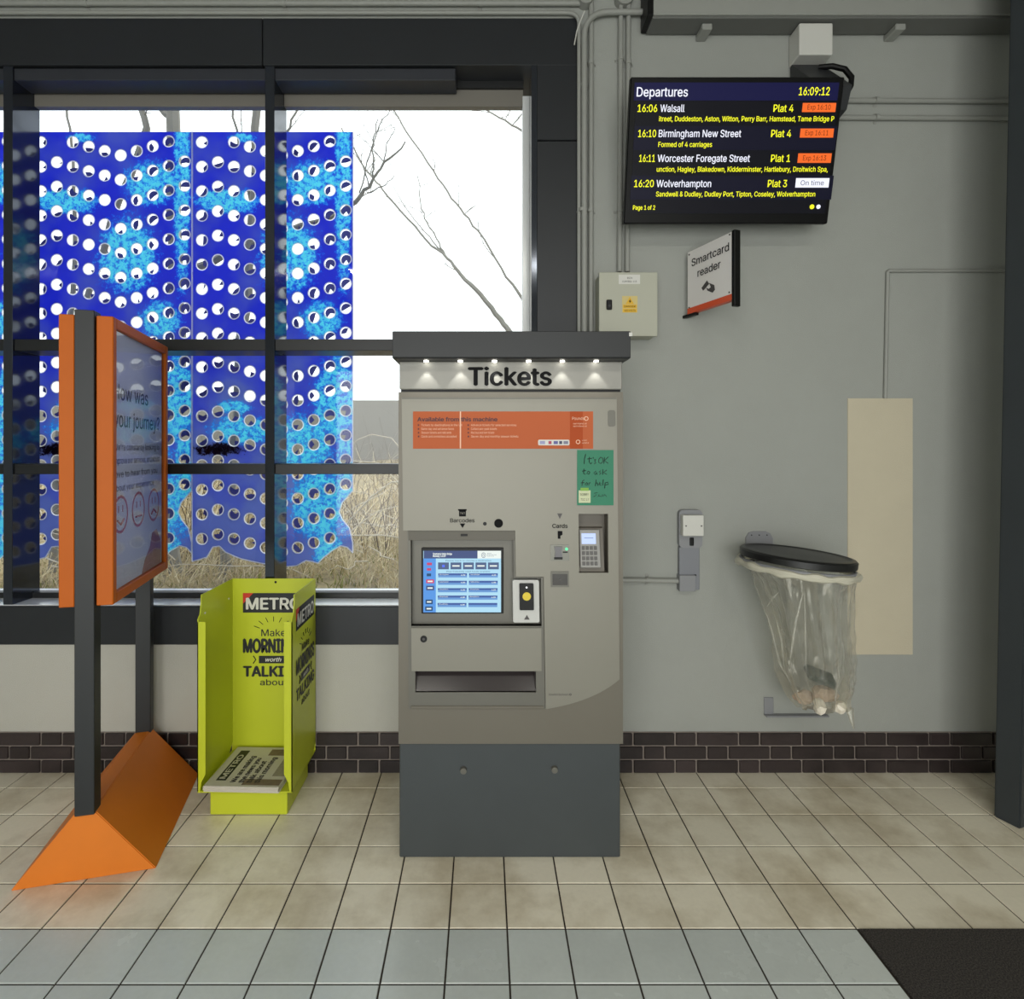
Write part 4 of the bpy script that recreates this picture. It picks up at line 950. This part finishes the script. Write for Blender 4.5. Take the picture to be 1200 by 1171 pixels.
# clear bag
def bag_mat():
    m = bpy.data.materials.new('clear_bag_plastic'); m.use_nodes = True; t = NT(m); t.n.remove(t.n['Principled BSDF'])
    tr = t.add('ShaderNodeBsdfTransparent'); tr.inputs[0].default_value = (.93, .93, .90, 1)
    gl = t.add('ShaderNodeBsdfGlossy', i_Roughness=.16); gl.inputs[0].default_value = (.9, .88, .82, 1)
    df = t.add('ShaderNodeBsdfTranslucent'); df.inputs[0].default_value = (.93, .90, .84, 1)
    d2_ = t.add('ShaderNodeBsdfDiffuse'); d2_.inputs[0].default_value = (.93, .90, .84, 1)
    a = t.add('ShaderNodeAddShader'); lw = t.add('ShaderNodeLayerWeight', i_Blend=.38)
    m0 = t.add('ShaderNodeMixShader', i_Fac=.5); t.link(df.outputs[0], m0.inputs[1]); t.link(d2_.outputs[0], m0.inputs[2])
    m1 = t.add('ShaderNodeMixShader', i_Fac=.45); t.link(m0.outputs[0], m1.inputs[1]); t.link(gl.outputs[0], m1.inputs[2])
    m2 = t.add('ShaderNodeMixShader'); f = t.math('MULTIPLY_ADD', lw.outputs['Facing'], .5, .17); t.link(f, m2.inputs[0])
    t.link(tr.outputs[0], m2.inputs[1]); t.link(m1.outputs[0], m2.inputs[2]); t.link(m2.outputs[0], t.n['Material Output'].inputs[0])
    return m
M_bag = bag_mat()
bag = thing('bin_bag', 'clear plastic rubbish bag hanging from the wall bin hoop', 'bin bag', (1.47, 2.6, .42))
b = BM(); seg = 96
levels = 34; rg = []
for i in range(levels + 1):
    s = i / levels
    z = 1.105 - s * .665
    # half widths from the photograph's outline
    def ip(tab):
        for (s0, v0), (s1, v1) in zip(tab, tab[1:]):
            if s <= s1: return v0 + (v1 - v0) * (s - s0) / (s1 - s0)
        return tab[-1][1]
    left = ip([(0, 1.205), (.06, 1.255), (.12, 1.29), (.3, 1.335), (.5, 1.375), (.75, 1.40), (.9, 1.44), (1, 1.49)])
    right = ip([(0, 1.675), (.06, 1.67), (.12, 1.662), (.3, 1.655), (.5, 1.662), (.7, 1.675), (.9, 1.665), (1, 1.655)])
    cx = (left + right) / 2; rx = (right - left) / 2; ry = ip([(0, .235), (.12, .20), (.4, .17), (.75, .16), (.93, .12), (1, .03)])
    cyy = 2.6 + .02 * s; ring = []
    for k in range(seg):
        a = 2 * math.pi * k / seg
        fold = (.016 * math.sin(7 * a + 2 * s) + .010 * math.sin(13 * a + 1.7 + 3 * s) + .007 * math.sin(23 * a - 4 * s)) * min(1, s * 5 + .1) + .005 * math.sin(40 * s + 5 * a) * s
        zz = z - (.018 * math.cos(a) * (1 - s)) + (.01 * math.sin(9 * a) * s)
        ring.append(b.verts.new((cx + (rx + fold) * math.cos(a), cyy + (ry + fold) * math.sin(a), zz)))
    rg.append(ring)
for i in range(levels):
    for k in range(seg): b.faces.new((rg[i][k], rg[i][(k + 1) % seg], rg[i + 1][(k + 1) % seg], rg[i + 1][k]))
b.faces.new(rg[-1]); part('bag_film', b, M_bag, bag, True)
b = BM(); ring = []
for k in range(81):
    a = 2 * math.pi * k / 80; ring.append(BP(a, BR + .003 + .002 * math.sin(11 * a), -.048 + .002 * math.sin(17 * a)))
tube(b, ring, [.016 + .004 * math.sin(k * .9) for k in range(81)], 8, False); M_roll = mat('rolled_bag_plastic', (200, 196, 178), .3); part('rolled_rim', b, M_roll, bag, True)
b = BM(); tube(b, [(1.655, 2.55, .47), (1.66, 2.54, .42), (1.668, 2.54, .385)], [.018, .010, .003], 8); part('bag_corner', b, M_bag, bag, True)
for pth in ([(942, 693), (934, 728), (930, 760), (925.5, 790)], [(913.5, 729.5), (919, 752.5), (921.6, 785)], [(988, 768), (989, 796), (984, 826)], [(978, 704), (983, 725), (986, 746)], [(917, 694), (909, 704), (902.5, 715)], [(943, 693), (944, 745), (945, 798)], [(900, 712), (908, 740), (917, 780), (930, 805)]):
    b = BM(); tube(b, [(wx(x, 2.43), 2.43 + .0008 * abs(x - 945) + .0, wz(y, 2.43)) for x, y in pth], [.001] + [.0055] * (len(pth) - 2) + [.001], 8); part('crease', b, M_bag, bag, True)
# litter in the bag
def crumple(name, c, r, m_, label, sq=(1, 1, 1)):
    bm = BM(); bmesh.ops.create_icosphere(bm, subdivisions=2, radius=r)
    for v in bm.verts:
        v.co *= R.uniform(.72, 1.12); v.co.x *= sq[0]; v.co.y *= sq[1]; v.co.z *= sq[2]; v.co += Vector(c)
    tag(part(name, bm, m_), label, 'litter')
M_tis = mat('tissue', (232, 224, 208), .8); M_tis2 = mat('paper_pinkish', (196, 172, 150), .8); M_cup = mat('packet_dark_green', (62, 78, 72), .5)
crumple('crumpled_tissue', (1.515, 2.54, .487), .032, M_tis, 'white crumpled tissue at the left of the litter in the clear bag', (.9, 1, 1.2))
crumple('crumpled_tissue', (1.60, 2.53, .482), .026, M_tis, 'white crumpled tissue at the right of the litter in the clear bag', (1, 1, 1.2))
crumple('crumpled_wrapper', (1.56, 2.58, .52), .05, M_tis2, 'pinkish crumpled paper wrapper in the middle of the clear bag', (1.2, 1, .8))
crumple('crumpled_wrapper', (1.49, 2.62, .49), .04, M_tis2, 'beige crumpled wrapper behind the tissue in the clear bag', (1.2, 1, .8))
b = BM(); obox(b, (1.56, 2.6, .592), Vector((.93, 0, -.36)), Vector((.2, .9, .35)).normalized(), Vector((.3, -.4, .85)).normalized(), -.075, .06, -.04, .04, -.015, .015, .006)
tag(part('crisp_packet', b, M_cup), 'dark green packet on top of the litter in the clear bag', 'packet')

# ---------------------------------------------------------------- outside: perforated printed screens
YP = 3.25; SP_ = F / YP
def px(x): return (x - HX) / SP_
def pz(y): return EYE - (y - HY) / SP_
def panel_mat(name, gain):
    m = bpy.data.materials.new(name); m.use_nodes = True; t = NT(m); t.n.remove(t.n['Principled BSDF'])
    tc = t.add('ShaderNodeTexCoord'); obj = tc.outputs['Object']
    sp = t.add('ShaderNodeSeparateXYZ'); t.link(obj, sp.inputs[0])
    n1 = t.add('ShaderNodeTexNoise', i_Scale=38.0, i_Detail=8.0, i_Roughness=.8); t.link(obj, n1.inputs['Vector'])
    n2 = t.add('ShaderNodeTexNoise', i_Scale=3.0, i_Detail=3.0); t.link(obj, n2.inputs['Vector'])
    def ell(cx, cz, rx, rz):
        a = t.math('DIVIDE', t.math('SUBTRACT', sp.outputs[0], cx), rx); c = t.math('DIVIDE', t.math('SUBTRACT', sp.outputs[2], cz), rz)
        return t.math('SUBTRACT', 1.0, t.math('SQRT', t.math('ADD', t.math('MULTIPLY', a, a), t.math('MULTIPLY', c, c))))
    def L_(x, y): return ((x - 37.0) / SP_, -(y - 155.0) / SP_)      # panel-local metres from its upper left corner
    field = None
    for (x, y, rx, ry) in ((78, 236, 44, 18), (150, 300, 40, 52), (178, 215, 38, 30), (214, 215, 11, 150), (188, 375, 28, 26), (95, 505, 44, 20), (85, 478, 24, 10), (205, 470, 30, 60), (165, 520, 44, 40), (185, 590, 40, 50), (195, 640, 20, 30), (95, 162, 20, 6), (215, 560, 12, 80)):
        (cx, cz) = L_(x, y); e = ell(cx, cz, rx / SP_, ry / SP_); field = e if field is None else t.math('MAXIMUM', field, e)
    f = t.math('ADD', t.math('MINIMUM', t.math('MULTIPLY', field, 1.0), .36), t.math('MULTIPLY', t.math('SUBTRACT', n1.outputs['Fac'], .5), 2.6))
    def ramp(a, c):
        n = t.add('ShaderNodeMapRange'); n.inputs['From Min'].default_value = a; n.inputs['From Max'].default_value = c; t.link(f, n.inputs['Value']); return n.outputs[0]
    def col(c_): return (*c_, 1)
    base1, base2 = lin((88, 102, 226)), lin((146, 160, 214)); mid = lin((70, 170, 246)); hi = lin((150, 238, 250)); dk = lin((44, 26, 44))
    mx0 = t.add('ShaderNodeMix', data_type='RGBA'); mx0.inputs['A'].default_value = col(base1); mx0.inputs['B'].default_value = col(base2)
    r0 = t.add('ShaderNodeMapRange'); r0.inputs['From Min'].default_value = .42; r0.inputs['From Max'].default_value = .62; t.link(n2.outputs['Fac'], r0.inputs['Value']); rz = t.add('ShaderNodeMapRange'); rz.inputs['From Min'].default_value = -1.0; rz.inputs['From Max'].default_value = -2.1; rz.inputs['To Max'].default_value = .75; t.link(sp.outputs[2], rz.inputs['Value']); t.link(t.math('MINIMUM', t.math('ADD', t.math('MULTIPLY', r0.outputs[0], .6), rz.outputs[0]), 1.0), mx0.inputs['Factor'])  # paler towards the bottom: veiling glare painted into the base blue
    mx1 = t.add('ShaderNodeMix', data_type='RGBA'); t.link(ramp(.16, .18), mx1.inputs['Factor']); t.link(mx0.outputs['Result'], mx1.inputs['A']); mx1.inputs['B'].default_value = col(mid)
    mx2 = t.add('ShaderNodeMix', data_type='RGBA'); t.link(ramp(.30, .33), mx2.inputs['Factor']); t.link(mx1.outputs['Result'], mx2.inputs['A']); mx2.inputs['B'].default_value = col(hi)
    (cx, cz) = L_(66, 527); e = ell(cx, cz, 34 / SP_, 8 / SP_); g_ = t.math('ADD', e, t.math('MULTIPLY', t.math('SUBTRACT', n1.outputs['Fac'], .5), 4.0))
    rr = t.add('ShaderNodeMapRange'); rr.inputs['From Min'].default_value = .1; rr.inputs['From Max'].default_value = .35; t.link(g_, rr.inputs['Value'])
    mx3 = t.add('ShaderNodeMix', data_type='RGBA'); t.link(rr.outputs[0], mx3.inputs['Factor']); t.link(mx2.outputs['Result'], mx3.inputs['A']); mx3.inputs['B'].default_value = col(dk)
    df = t.add('ShaderNodeBsdfDiffuse'); tl = t.add('ShaderNodeBsdfTranslucent'); t.link(mx3.outputs['Result'], df.inputs[0]); t.link(mx3.outputs['Result'], tl.inputs[0])
    ms_ = t.add('ShaderNodeMixShader', i_Fac=gain); t.link(df.outputs[0], ms_.inputs[1]); t.link(tl.outputs[0], ms_.inputs[2]); t.link(ms_.outputs[0], t.n['Material Output'].inputs[0])
    return m
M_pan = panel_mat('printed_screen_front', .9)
M_panr = mat('screen_rear_blue', (44, 48, 130), .6)
def hole_mat():
    m = bpy.data.materials.new('cut_edge_white'); m.use_nodes = True; t = NT(m); t.n.remove(t.n['Principled BSDF'])
    df = t.add('ShaderNodeBsdfDiffuse'); tl = t.add('ShaderNodeBsdfTranslucent')
    for q in (df, tl): q.inputs[0].default_value = (.97, .98, 1, 1)
    ms_ = t.add('ShaderNodeMixShader', i_Fac=.85); t.link(df.outputs[0], ms_.inputs[1]); t.link(tl.outputs[0], ms_.inputs[2]); t.link(ms_.outputs[0], t.n['Material Output'].inputs[0]); return m
M_rim = hole_mat()
PWX = 188.6
bottom = [(0, 658), (10, 655), (17, 653), (24, 641), (32, 640), (39, 647), (50, 652), (58, 655), (75, 659), (92, 662), (106, 664.5), (122, 663), (133, 657), (141, 658), (147, 660), (154, 653), (164, 645), (174, 639.5), (182, 641.5), (187.9, 648)]
sidebite = [(187.9, 636), (184, 619), (176, 609), (172, 600), (175.5, 589), (183, 580.5), (187.9, 575)]
offs = [0, -5.3, 0, 5.2, 10.3, 15.3, 10.3, 4.6, -1, -6.3]
def inside(x, y, poly):
    c = False; n = len(poly)
    for i in range(n):
        x1, y1 = poly[i]; x2, y2 = poly[(i + 1) % n]
        if (y1 > y) != (y2 > y) and x < (x2 - x1) * (y - y1) / (y2 - y1) + x1: c = not c
    return c
def panel_shape(upper):
    if upper: out = [(0.3, 155), (188.2, 155), (188.2, 411), (0.3, 411)]; rows_ = [167 + 28.65 * k for k in range(9)]; 
    else: out = [(0.3, 412.5), (187.9, 412.5), (187.9, 500)] + [(187.9, 575), (183, 580.5), (175.5, 589), (172, 600), (176, 609), (184, 619), (187.9, 636)] + list(reversed(bottom)); rows_ = [430.2 + 28.75 * k for k in range(8)]
    rp_ = 6.0; holes = []
    for c in range(10):
        for yy in rows_:
            hx = 11.4 + 18.7 * c; hy = yy + offs[c]
            if upper and hy + 7.5 > 411: continue
            if all(inside(hx + 8.2 * math.cos(a), hy + 8.2 * math.sin(a), out) for a in [k * math.pi / 6 for k in range(12)]): holes.append((hx, hy))
    return out, holes, rp_
def sheet(upper, thick, front):
    out, holes, rp_ = panel_shape(upper)
    def lc(x, y): return (x / SP_, -(y - 155) / SP_)
    loops = [[lc(*p) for p in out]] + [[lc(hx + (rp_ + 1.3) * math.cos(2 * math.pi * k / 18), hy + (rp_ + 1.3) * math.sin(2 * math.pi * k / 18)) for k in range(18)] for hx, hy in holes]
    bm = curve_mesh(loops, thick); 
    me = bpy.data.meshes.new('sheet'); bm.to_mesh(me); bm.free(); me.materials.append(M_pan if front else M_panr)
    rm = BM(); up_ = Vector((0, 0, 1)); q = Plane((0, 0, 0), (0, -1, 0), (1, 0, 0), (0, 0, 1))
    for hx, hy in holes:
        x, z = lc(hx, hy); ringdisc(rm, q, Vector((x, -thick / 2, z)), (rp_ - .1) / SP_, (rp_ + 1.32) / SP_, -.001, 18)
    if True:
        n = len(out)
        for i in range(n):
            (x1, y1), (x2, y2) = out[i], out[(i + 1) % n]
            if y1 == 155 and y2 == 155: continue
            a, c = lc(x1, y1), lc(x2, y2); tube(rm, [(a[0], -thick / 2, a[1]), (c[0], -thick / 2, c[1])], .0036, 4)
    re = bpy.data.meshes.new('rims'); rm.to_mesh(re); rm.free(); re.materials.append(M_rim)
    return me, re
SH = {u_: sheet(u_, .008, True) for u_ in (True, False)}
nmz = {0: 'beside the left window edge', 1: 'behind the orange poster stand', 2: 'behind the middle mullion'}
frac = [.34, .30, .36, .22, .16, .12, .20, .36, .66, .62]
def tabs(upper, seed):
    """the part-cut discs left behind the holes: a sector of each"""
    out, holes, rp_ = panel_shape(upper); bm = BM(); rt_ = random.Random(seed)
    for hx, hy in holes:
        c = int(round((hx - 11.4) / 18.7)); rw = (hy - 160) / 28.7
        f_ = frac[c] + .22 * math.sin(rw * .9 + c * 1.3 + seed) + (.10 if not upper else 0) + rt_.uniform(-.08, .08)
        f_ = min(.82, max(0.0, f_))
        if f_ < .06: continue
        a0 = math.radians(60 - 24 * c + 30 * math.sin(rw * .6 + seed)); n = max(3, int(14 * f_)); r_ = rp_ + .05
        cx_, cz_ = hx / SP_, -(hy - 155) / SP_
        cen = bm.verts.new((cx_, .0105, cz_)); ar = [bm.verts.new((cx_ + r_ / SP_ * math.cos(a0 - 2 * math.pi * f_ * k / n), .0105, cz_ + r_ / SP_ * math.sin(a0 - 2 * math.pi * f_ * k / n))) for k in range(n + 1)]
        cb_ = bm.verts.new((cx_, .013, cz_)); ab = [bm.verts.new((v.co.x, .013, v.co.z)) for v in ar]
        for k in range(n):
            bm.faces.new((cen, ar[k], ar[k + 1])); bm.faces.new((cb_, ab[k + 1], ab[k])); bm.faces.new((ar[k], ab[k], ab[k + 1], ar[k + 1]))
    me = bpy.data.meshes.new('hole_tabs'); bm.to_mesh(me); bm.free(); me.materials.append(M_panr); return me
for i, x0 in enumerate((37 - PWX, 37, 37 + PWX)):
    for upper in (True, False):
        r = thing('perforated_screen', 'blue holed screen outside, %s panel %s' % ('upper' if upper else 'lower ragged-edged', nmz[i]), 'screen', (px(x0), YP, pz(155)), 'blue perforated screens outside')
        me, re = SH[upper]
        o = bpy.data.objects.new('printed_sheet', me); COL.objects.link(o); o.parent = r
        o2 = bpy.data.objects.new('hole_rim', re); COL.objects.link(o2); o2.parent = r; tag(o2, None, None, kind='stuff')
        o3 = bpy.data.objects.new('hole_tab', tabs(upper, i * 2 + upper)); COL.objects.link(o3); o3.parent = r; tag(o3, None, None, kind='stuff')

# ---------------------------------------------------------------- outside: bank, wall, trees, scrub
def g_z(x, y): return .62 + max(0, y - 3.3) * .12 + .06 * math.sin(x * 1.3 + y) + .04 * math.sin(x * 3.1 - y * 2)
m = bpy.data.materials.new('dry_bank'); m.use_nodes = True; t = NT(m); g = t.add('ShaderNodeNewGeometry')
n = t.add('ShaderNodeTexNoise', i_Scale=9.0, i_Detail=8.0, i_Roughness=.75); t.link(g.outputs['Position'], n.inputs['Vector'])
cr = t.add('ShaderNodeValToRGB'); cr.color_ramp.elements[0].position = .35; cr.color_ramp.elements[1].position = .65
cr.color_ramp.elements[0].color = (*lin((96, 84, 66)), 1); cr.color_ramp.elements[1].color = (*lin((176, 160, 124)), 1)
t.link(n.outputs['Fac'], cr.inputs[0]); t.link(cr.outputs[0], t.n['Principled BSDF'].inputs['Base Color']); t.n['Principled BSDF'].inputs['Roughness'].default_value = 1
b = BM(); GX, GY = 40, 24; vs = []
for j in range(GY + 1):
    for i in range(GX + 1):
        x = -12 + 24 * i / GX; y = 3.2 + 7.3 * j / GY; vs.append(b.verts.new((x, y, g_z(x, y))))
for j in range(GY):
    for i in range(GX): b.faces.new((vs[j * (GX + 1) + i], vs[j * (GX + 1) + i + 1], vs[(j + 1) * (GX + 1) + i + 1], vs[(j + 1) * (GX + 1) + i]))
struct(part('ground_bank', b, m, smooth=True))
b = BM(); box(b, -14, 14, 9.6, 9.85, 0, EYE + 56 * 9.6 / F, .01)
struct(part('wall_outside', b, mat('grey_boundary_wall', (132, 130, 124), .9, var=.06, vscale=2)))
# grass and twigs
def blades(n, x0, x1, y0, y1, h0, h1, wd, m_, name, label, cat, spread=.6, seed=1):
    rr_ = random.Random(seed); V = []; Fc = []
    for _ in range(n):
        x = rr_.uniform(x0, x1); y = y0 + (y1 - y0) * rr_.random() ** 1.2; z = g_z(x, y) - .02; h = rr_.uniform(h0, h1)
        a = rr_.uniform(0, 6.28); lx, ly = math.cos(a) * h * rr_.uniform(.1, spread), math.sin(a) * h * rr_.uniform(.1, spread)
        b0 = len(V); wv = wd * rr_.uniform(.6, 1.4)
        for k in range(4):
            s = k / 3; cx_, cy_, cz_ = x + lx * s * s, y + ly * s * s, z + h * (s - .25 * s * s * rr_.uniform(.5, 2)); ww = wv * (1 - s * .7)
            V.append((cx_ - ww, cy_, cz_)); V.append((cx_ + ww, cy_, cz_))
        for k in range(3): Fc.append((b0 + 2 * k, b0 + 2 * k + 1, b0 + 2 * k + 3, b0 + 2 * k + 2))
    me = bpy.data.meshes.new(name); me.from_pydata(V, [], Fc); o = put(name, me, m_); return tag(o, label, cat, kind='stuff')
M_straw = mat('straw', (218, 202, 164), .9, var=.3, vscale=8); M_twig = mat('twig_brown', (112, 98, 84), .9, var=.2, vscale=5); M_olive = mat('moss_green', (140, 142, 78), .9, var=.2, vscale=8)
blades(15000, -5.5, 1.5, 3.75, 7.5, .08, .30, .0035, M_straw, 'dry_grass', 'pale dry grass covering the bank outside the window', 'grass', 1.4, 1)
blades(1500, -4.5, 1.5, 3.6, 5.0, .05, .14, .004, M_olive, 'green_grass', 'small green tufts among the dry grass outside', 'grass', 1.0, 2)
blades(1100, -6, 2.2, 4.2, 8.8, .5, 1.25, .0035, M_twig, 'bramble_scrub', 'thin brown bramble stems in front of the grey outside wall', 'scrub', .9, 3)
blades(1100, -6, 2.2, 3.9, 7.5, .3, .8, .0045, M_straw, 'straw_stems', 'tall pale bent straw stems on the bank outside', 'scrub', 1.6, 4)
rb_ = random.Random(21); bt = BM()
M_cane = mat('cane_pale', (206, 196, 176), .8, var=.15, vscale=4)
for _ in range(170):
    x = rb_.uniform(-3.9, 1.3); y = rb_.uniform(3.8, 6.2); z = g_z(x, y) + rb_.uniform(-.02, .25); a = rb_.uniform(0, 6.28); L_ = rb_.uniform(.5, 1.5); rise = rb_.uniform(-.1, .75)
    p_ = [Vector((x + math.cos(a) * L_ * t_, y + math.sin(a) * L_ * .4 * t_, z + rise * L_ * math.sin(t_ * 2.4) * .7)) + Vector((rb_.uniform(-.03, .03), 0, rb_.uniform(-.03, .03))) for t_ in (0, .17, .33, .5, .67, .83, 1)]
    tube(bt, p_, [.006, .0055, .005, .0045, .004, .003, .002], 4)
tag(part('bramble_canes', bt, M_cane), 'long pale arching bare canes tangled over the bank outside', 'scrub', kind='stuff')
M_bark = mat('bark_grey', (148, 145, 138), .95, var=.15, vscale=6)
rt = random.Random(11)
def twigs(bm, p, d, L0, r, depth):
    n = 5; pts = [Vector(p)]; dirv = Vector(d).normalized()
    for i in range(n):
        dirv = (dirv + Vector((rt.uniform(-.25, .25), rt.uniform(-.25, .25), rt.uniform(-.12, .2)))).normalized(); pts.append(pts[-1] + dirv * L0 / n)
    tube(bm, pts, [r * (1 - .75 * i / n) for i in range(n + 1)], 5)
    if depth > 0:
        for i in range(1, n):
            if rt.random() < .75:
                q = (dirv + Vector((rt.uniform(-1, 1), rt.uniform(-.6, .6), rt.uniform(-.2, .9)))).normalized(); twigs(bm, pts[i], q, L0 * rt.uniform(.35, .6), r * .5, depth - 1)
def tree_from(name, label, limbs, d, base, extra=5):
    root = thing('bare_tree', label, 'tree', base, 'bare trees outside')
    first = True
    for limb in limbs:
        pts = [Vector(((x - HX) * dd_ / F, dd_, EYE - (y - HY) * dd_ / F)) for x, y, dd_, _ in limb]; rs = [rp__ * dd_ / F for _, _, dd_, rp__ in limb]
        # densify
        P_, R_ = [], []
        for i in range(len(pts) - 1):
            for k in range(4):
                s = k / 4; j = Vector((rt.uniform(-1, 1), rt.uniform(-1, 1), rt.uniform(-1, 1))) * .012
                P_.append(pts[i].lerp(pts[i + 1], s) + (j if k else Vector())); R_.append(rs[i] * (1 - s) + rs[i + 1] * s)
        P_.append(pts[-1]); R_.append(rs[-1])
        bm = BM(); tube(bm, P_, R_, 7)
        for _ in range(extra if not first else 0):
            i = rt.randrange(len(P_) // 3, len(P_)); dr = Vector((rt.uniform(-1, 1), rt.uniform(-.5, .5), rt.uniform(.1, 1)))
            twigs(bm, P_[i], dr, rt.uniform(.15, .5), min(R_[i] * .5, .006), 1)
        part('trunk' if first else 'branch', bm, M_bark, root, True); first = False
    return root
d = 6.0
tree_from('bare_tree', 'bare tree behind the ticket machine with long branches leaning left over the sky',
    [[(700, 640, d, 6), (680, 520, d, 5), (640, 440, d, 4.2), (600, 393, d, 3.6)],
     [(600, 393, d, 3.4), (587, 375, d, 3.2), (563, 345, d, 2.8), (540, 322, d, 2.2), (524, 303, d, 1.6), (500, 282, d, 1.3), (470, 248, d, 1.2), (448, 222, d, 1.1), (434, 205, d, 1.1), (418, 181, d, 1.0), (400, 150, d, .8)],
     [(524, 303, d, 1.4), (515, 285, d, .9), (500, 260, d, .8), (493, 238, d, .7), (489, 196, d, .4)],
     [(518, 295, d, .9), (497, 271, d, .6), (475, 243, d, .5), (460, 216, d, .3)],
     [(640, 440, d, 3), (622, 375, d, 2.6), (612, 350, d, 2.0), (588, 315, d, 1.3), (560, 270, d, 1.2), (540, 245, d, 1.2), (529, 233, d, 1.1), (508, 200, d, 1.1), (482, 163, d, 1.0), (462, 130, d, .9), (450, 105, d, .6)],
     [(660, 190, d, 1.6), (622, 159, d, 1.5), (600, 147, d, 1.2), (570, 129, d, .8)]], d, (1.2, 6, g_z(1.2, 6)), 7)
d = 4.1
tree_from('bare_tree', 'bare tree behind the blue screen with twigs fanning out right of it',
    [[(207, 700, d, 9), (200, 600, d, 8.5), (210, 400, d, 8), (203, 260, d, 8), (202, 120, d, 7.5), (205, 40, d, 6)],
     [(206, 330, d, 5), (260, 300, d, 4.5), (340, 270, d, 3.6), (400, 250, d, 3), (420, 233, d, 2.6), (436, 212, d, 1.6), (450, 190, d, 1.4), (475, 166, d, .8)],
     [(437, 208, d, 1.2), (438, 185, d, .9), (437, 165, d, .8), (443, 140, d, .5)], [(421, 226, d, .9), (430, 190, d, .8), (442, 155, d, .7), (457, 127, d, .4)],
     [(450, 190, d, .9), (453, 168, d, .6), (463, 150, d, .4)], [(430, 226, d, .9), (450, 218, d, .6), (462, 206, d, .4)], [(202, 140, d, 4), (187, 125, d, 4), (160, 90, d, 3)]], 4.1, (-2.24, 4.1, g_z(-2.24, 4.1)), 3)
tree_from('bare_tree', 'slim bare tree trunk seen low between blue screen and lime stand',
    [[(262, 700, d, 8), (268, 620, d, 7), (280, 450, d, 6), (296, 250, d, 5), (302, 120, d, 4.5), (310, 40, d, 4)], [(296, 250, d, 2), (280, 180, d, 1.6), (273, 125, d, 1.2)], [(296, 200, d, 2), (340, 150, d, 1.4), (352, 110, d, 1.0)]], 4.1, (-1.9, 4.1, g_z(-1.9, 4.1)), 3)
tree_from('bare_tree', 'leftmost bare tree seen over the top of the blue screen',
    [[(60, 700, d, 5), (70, 500, d, 4), (88, 300, d, 2.6), (82, 150, d, 1.4), (78, 100, d, 1)], [(78, 420, d, 3), (130, 260, d, 4), (172, 150, d, 4), (160, 100, d, 3)]], 4.1, (-3.15, 4.1, g_z(-3.15, 4.1)), 3)
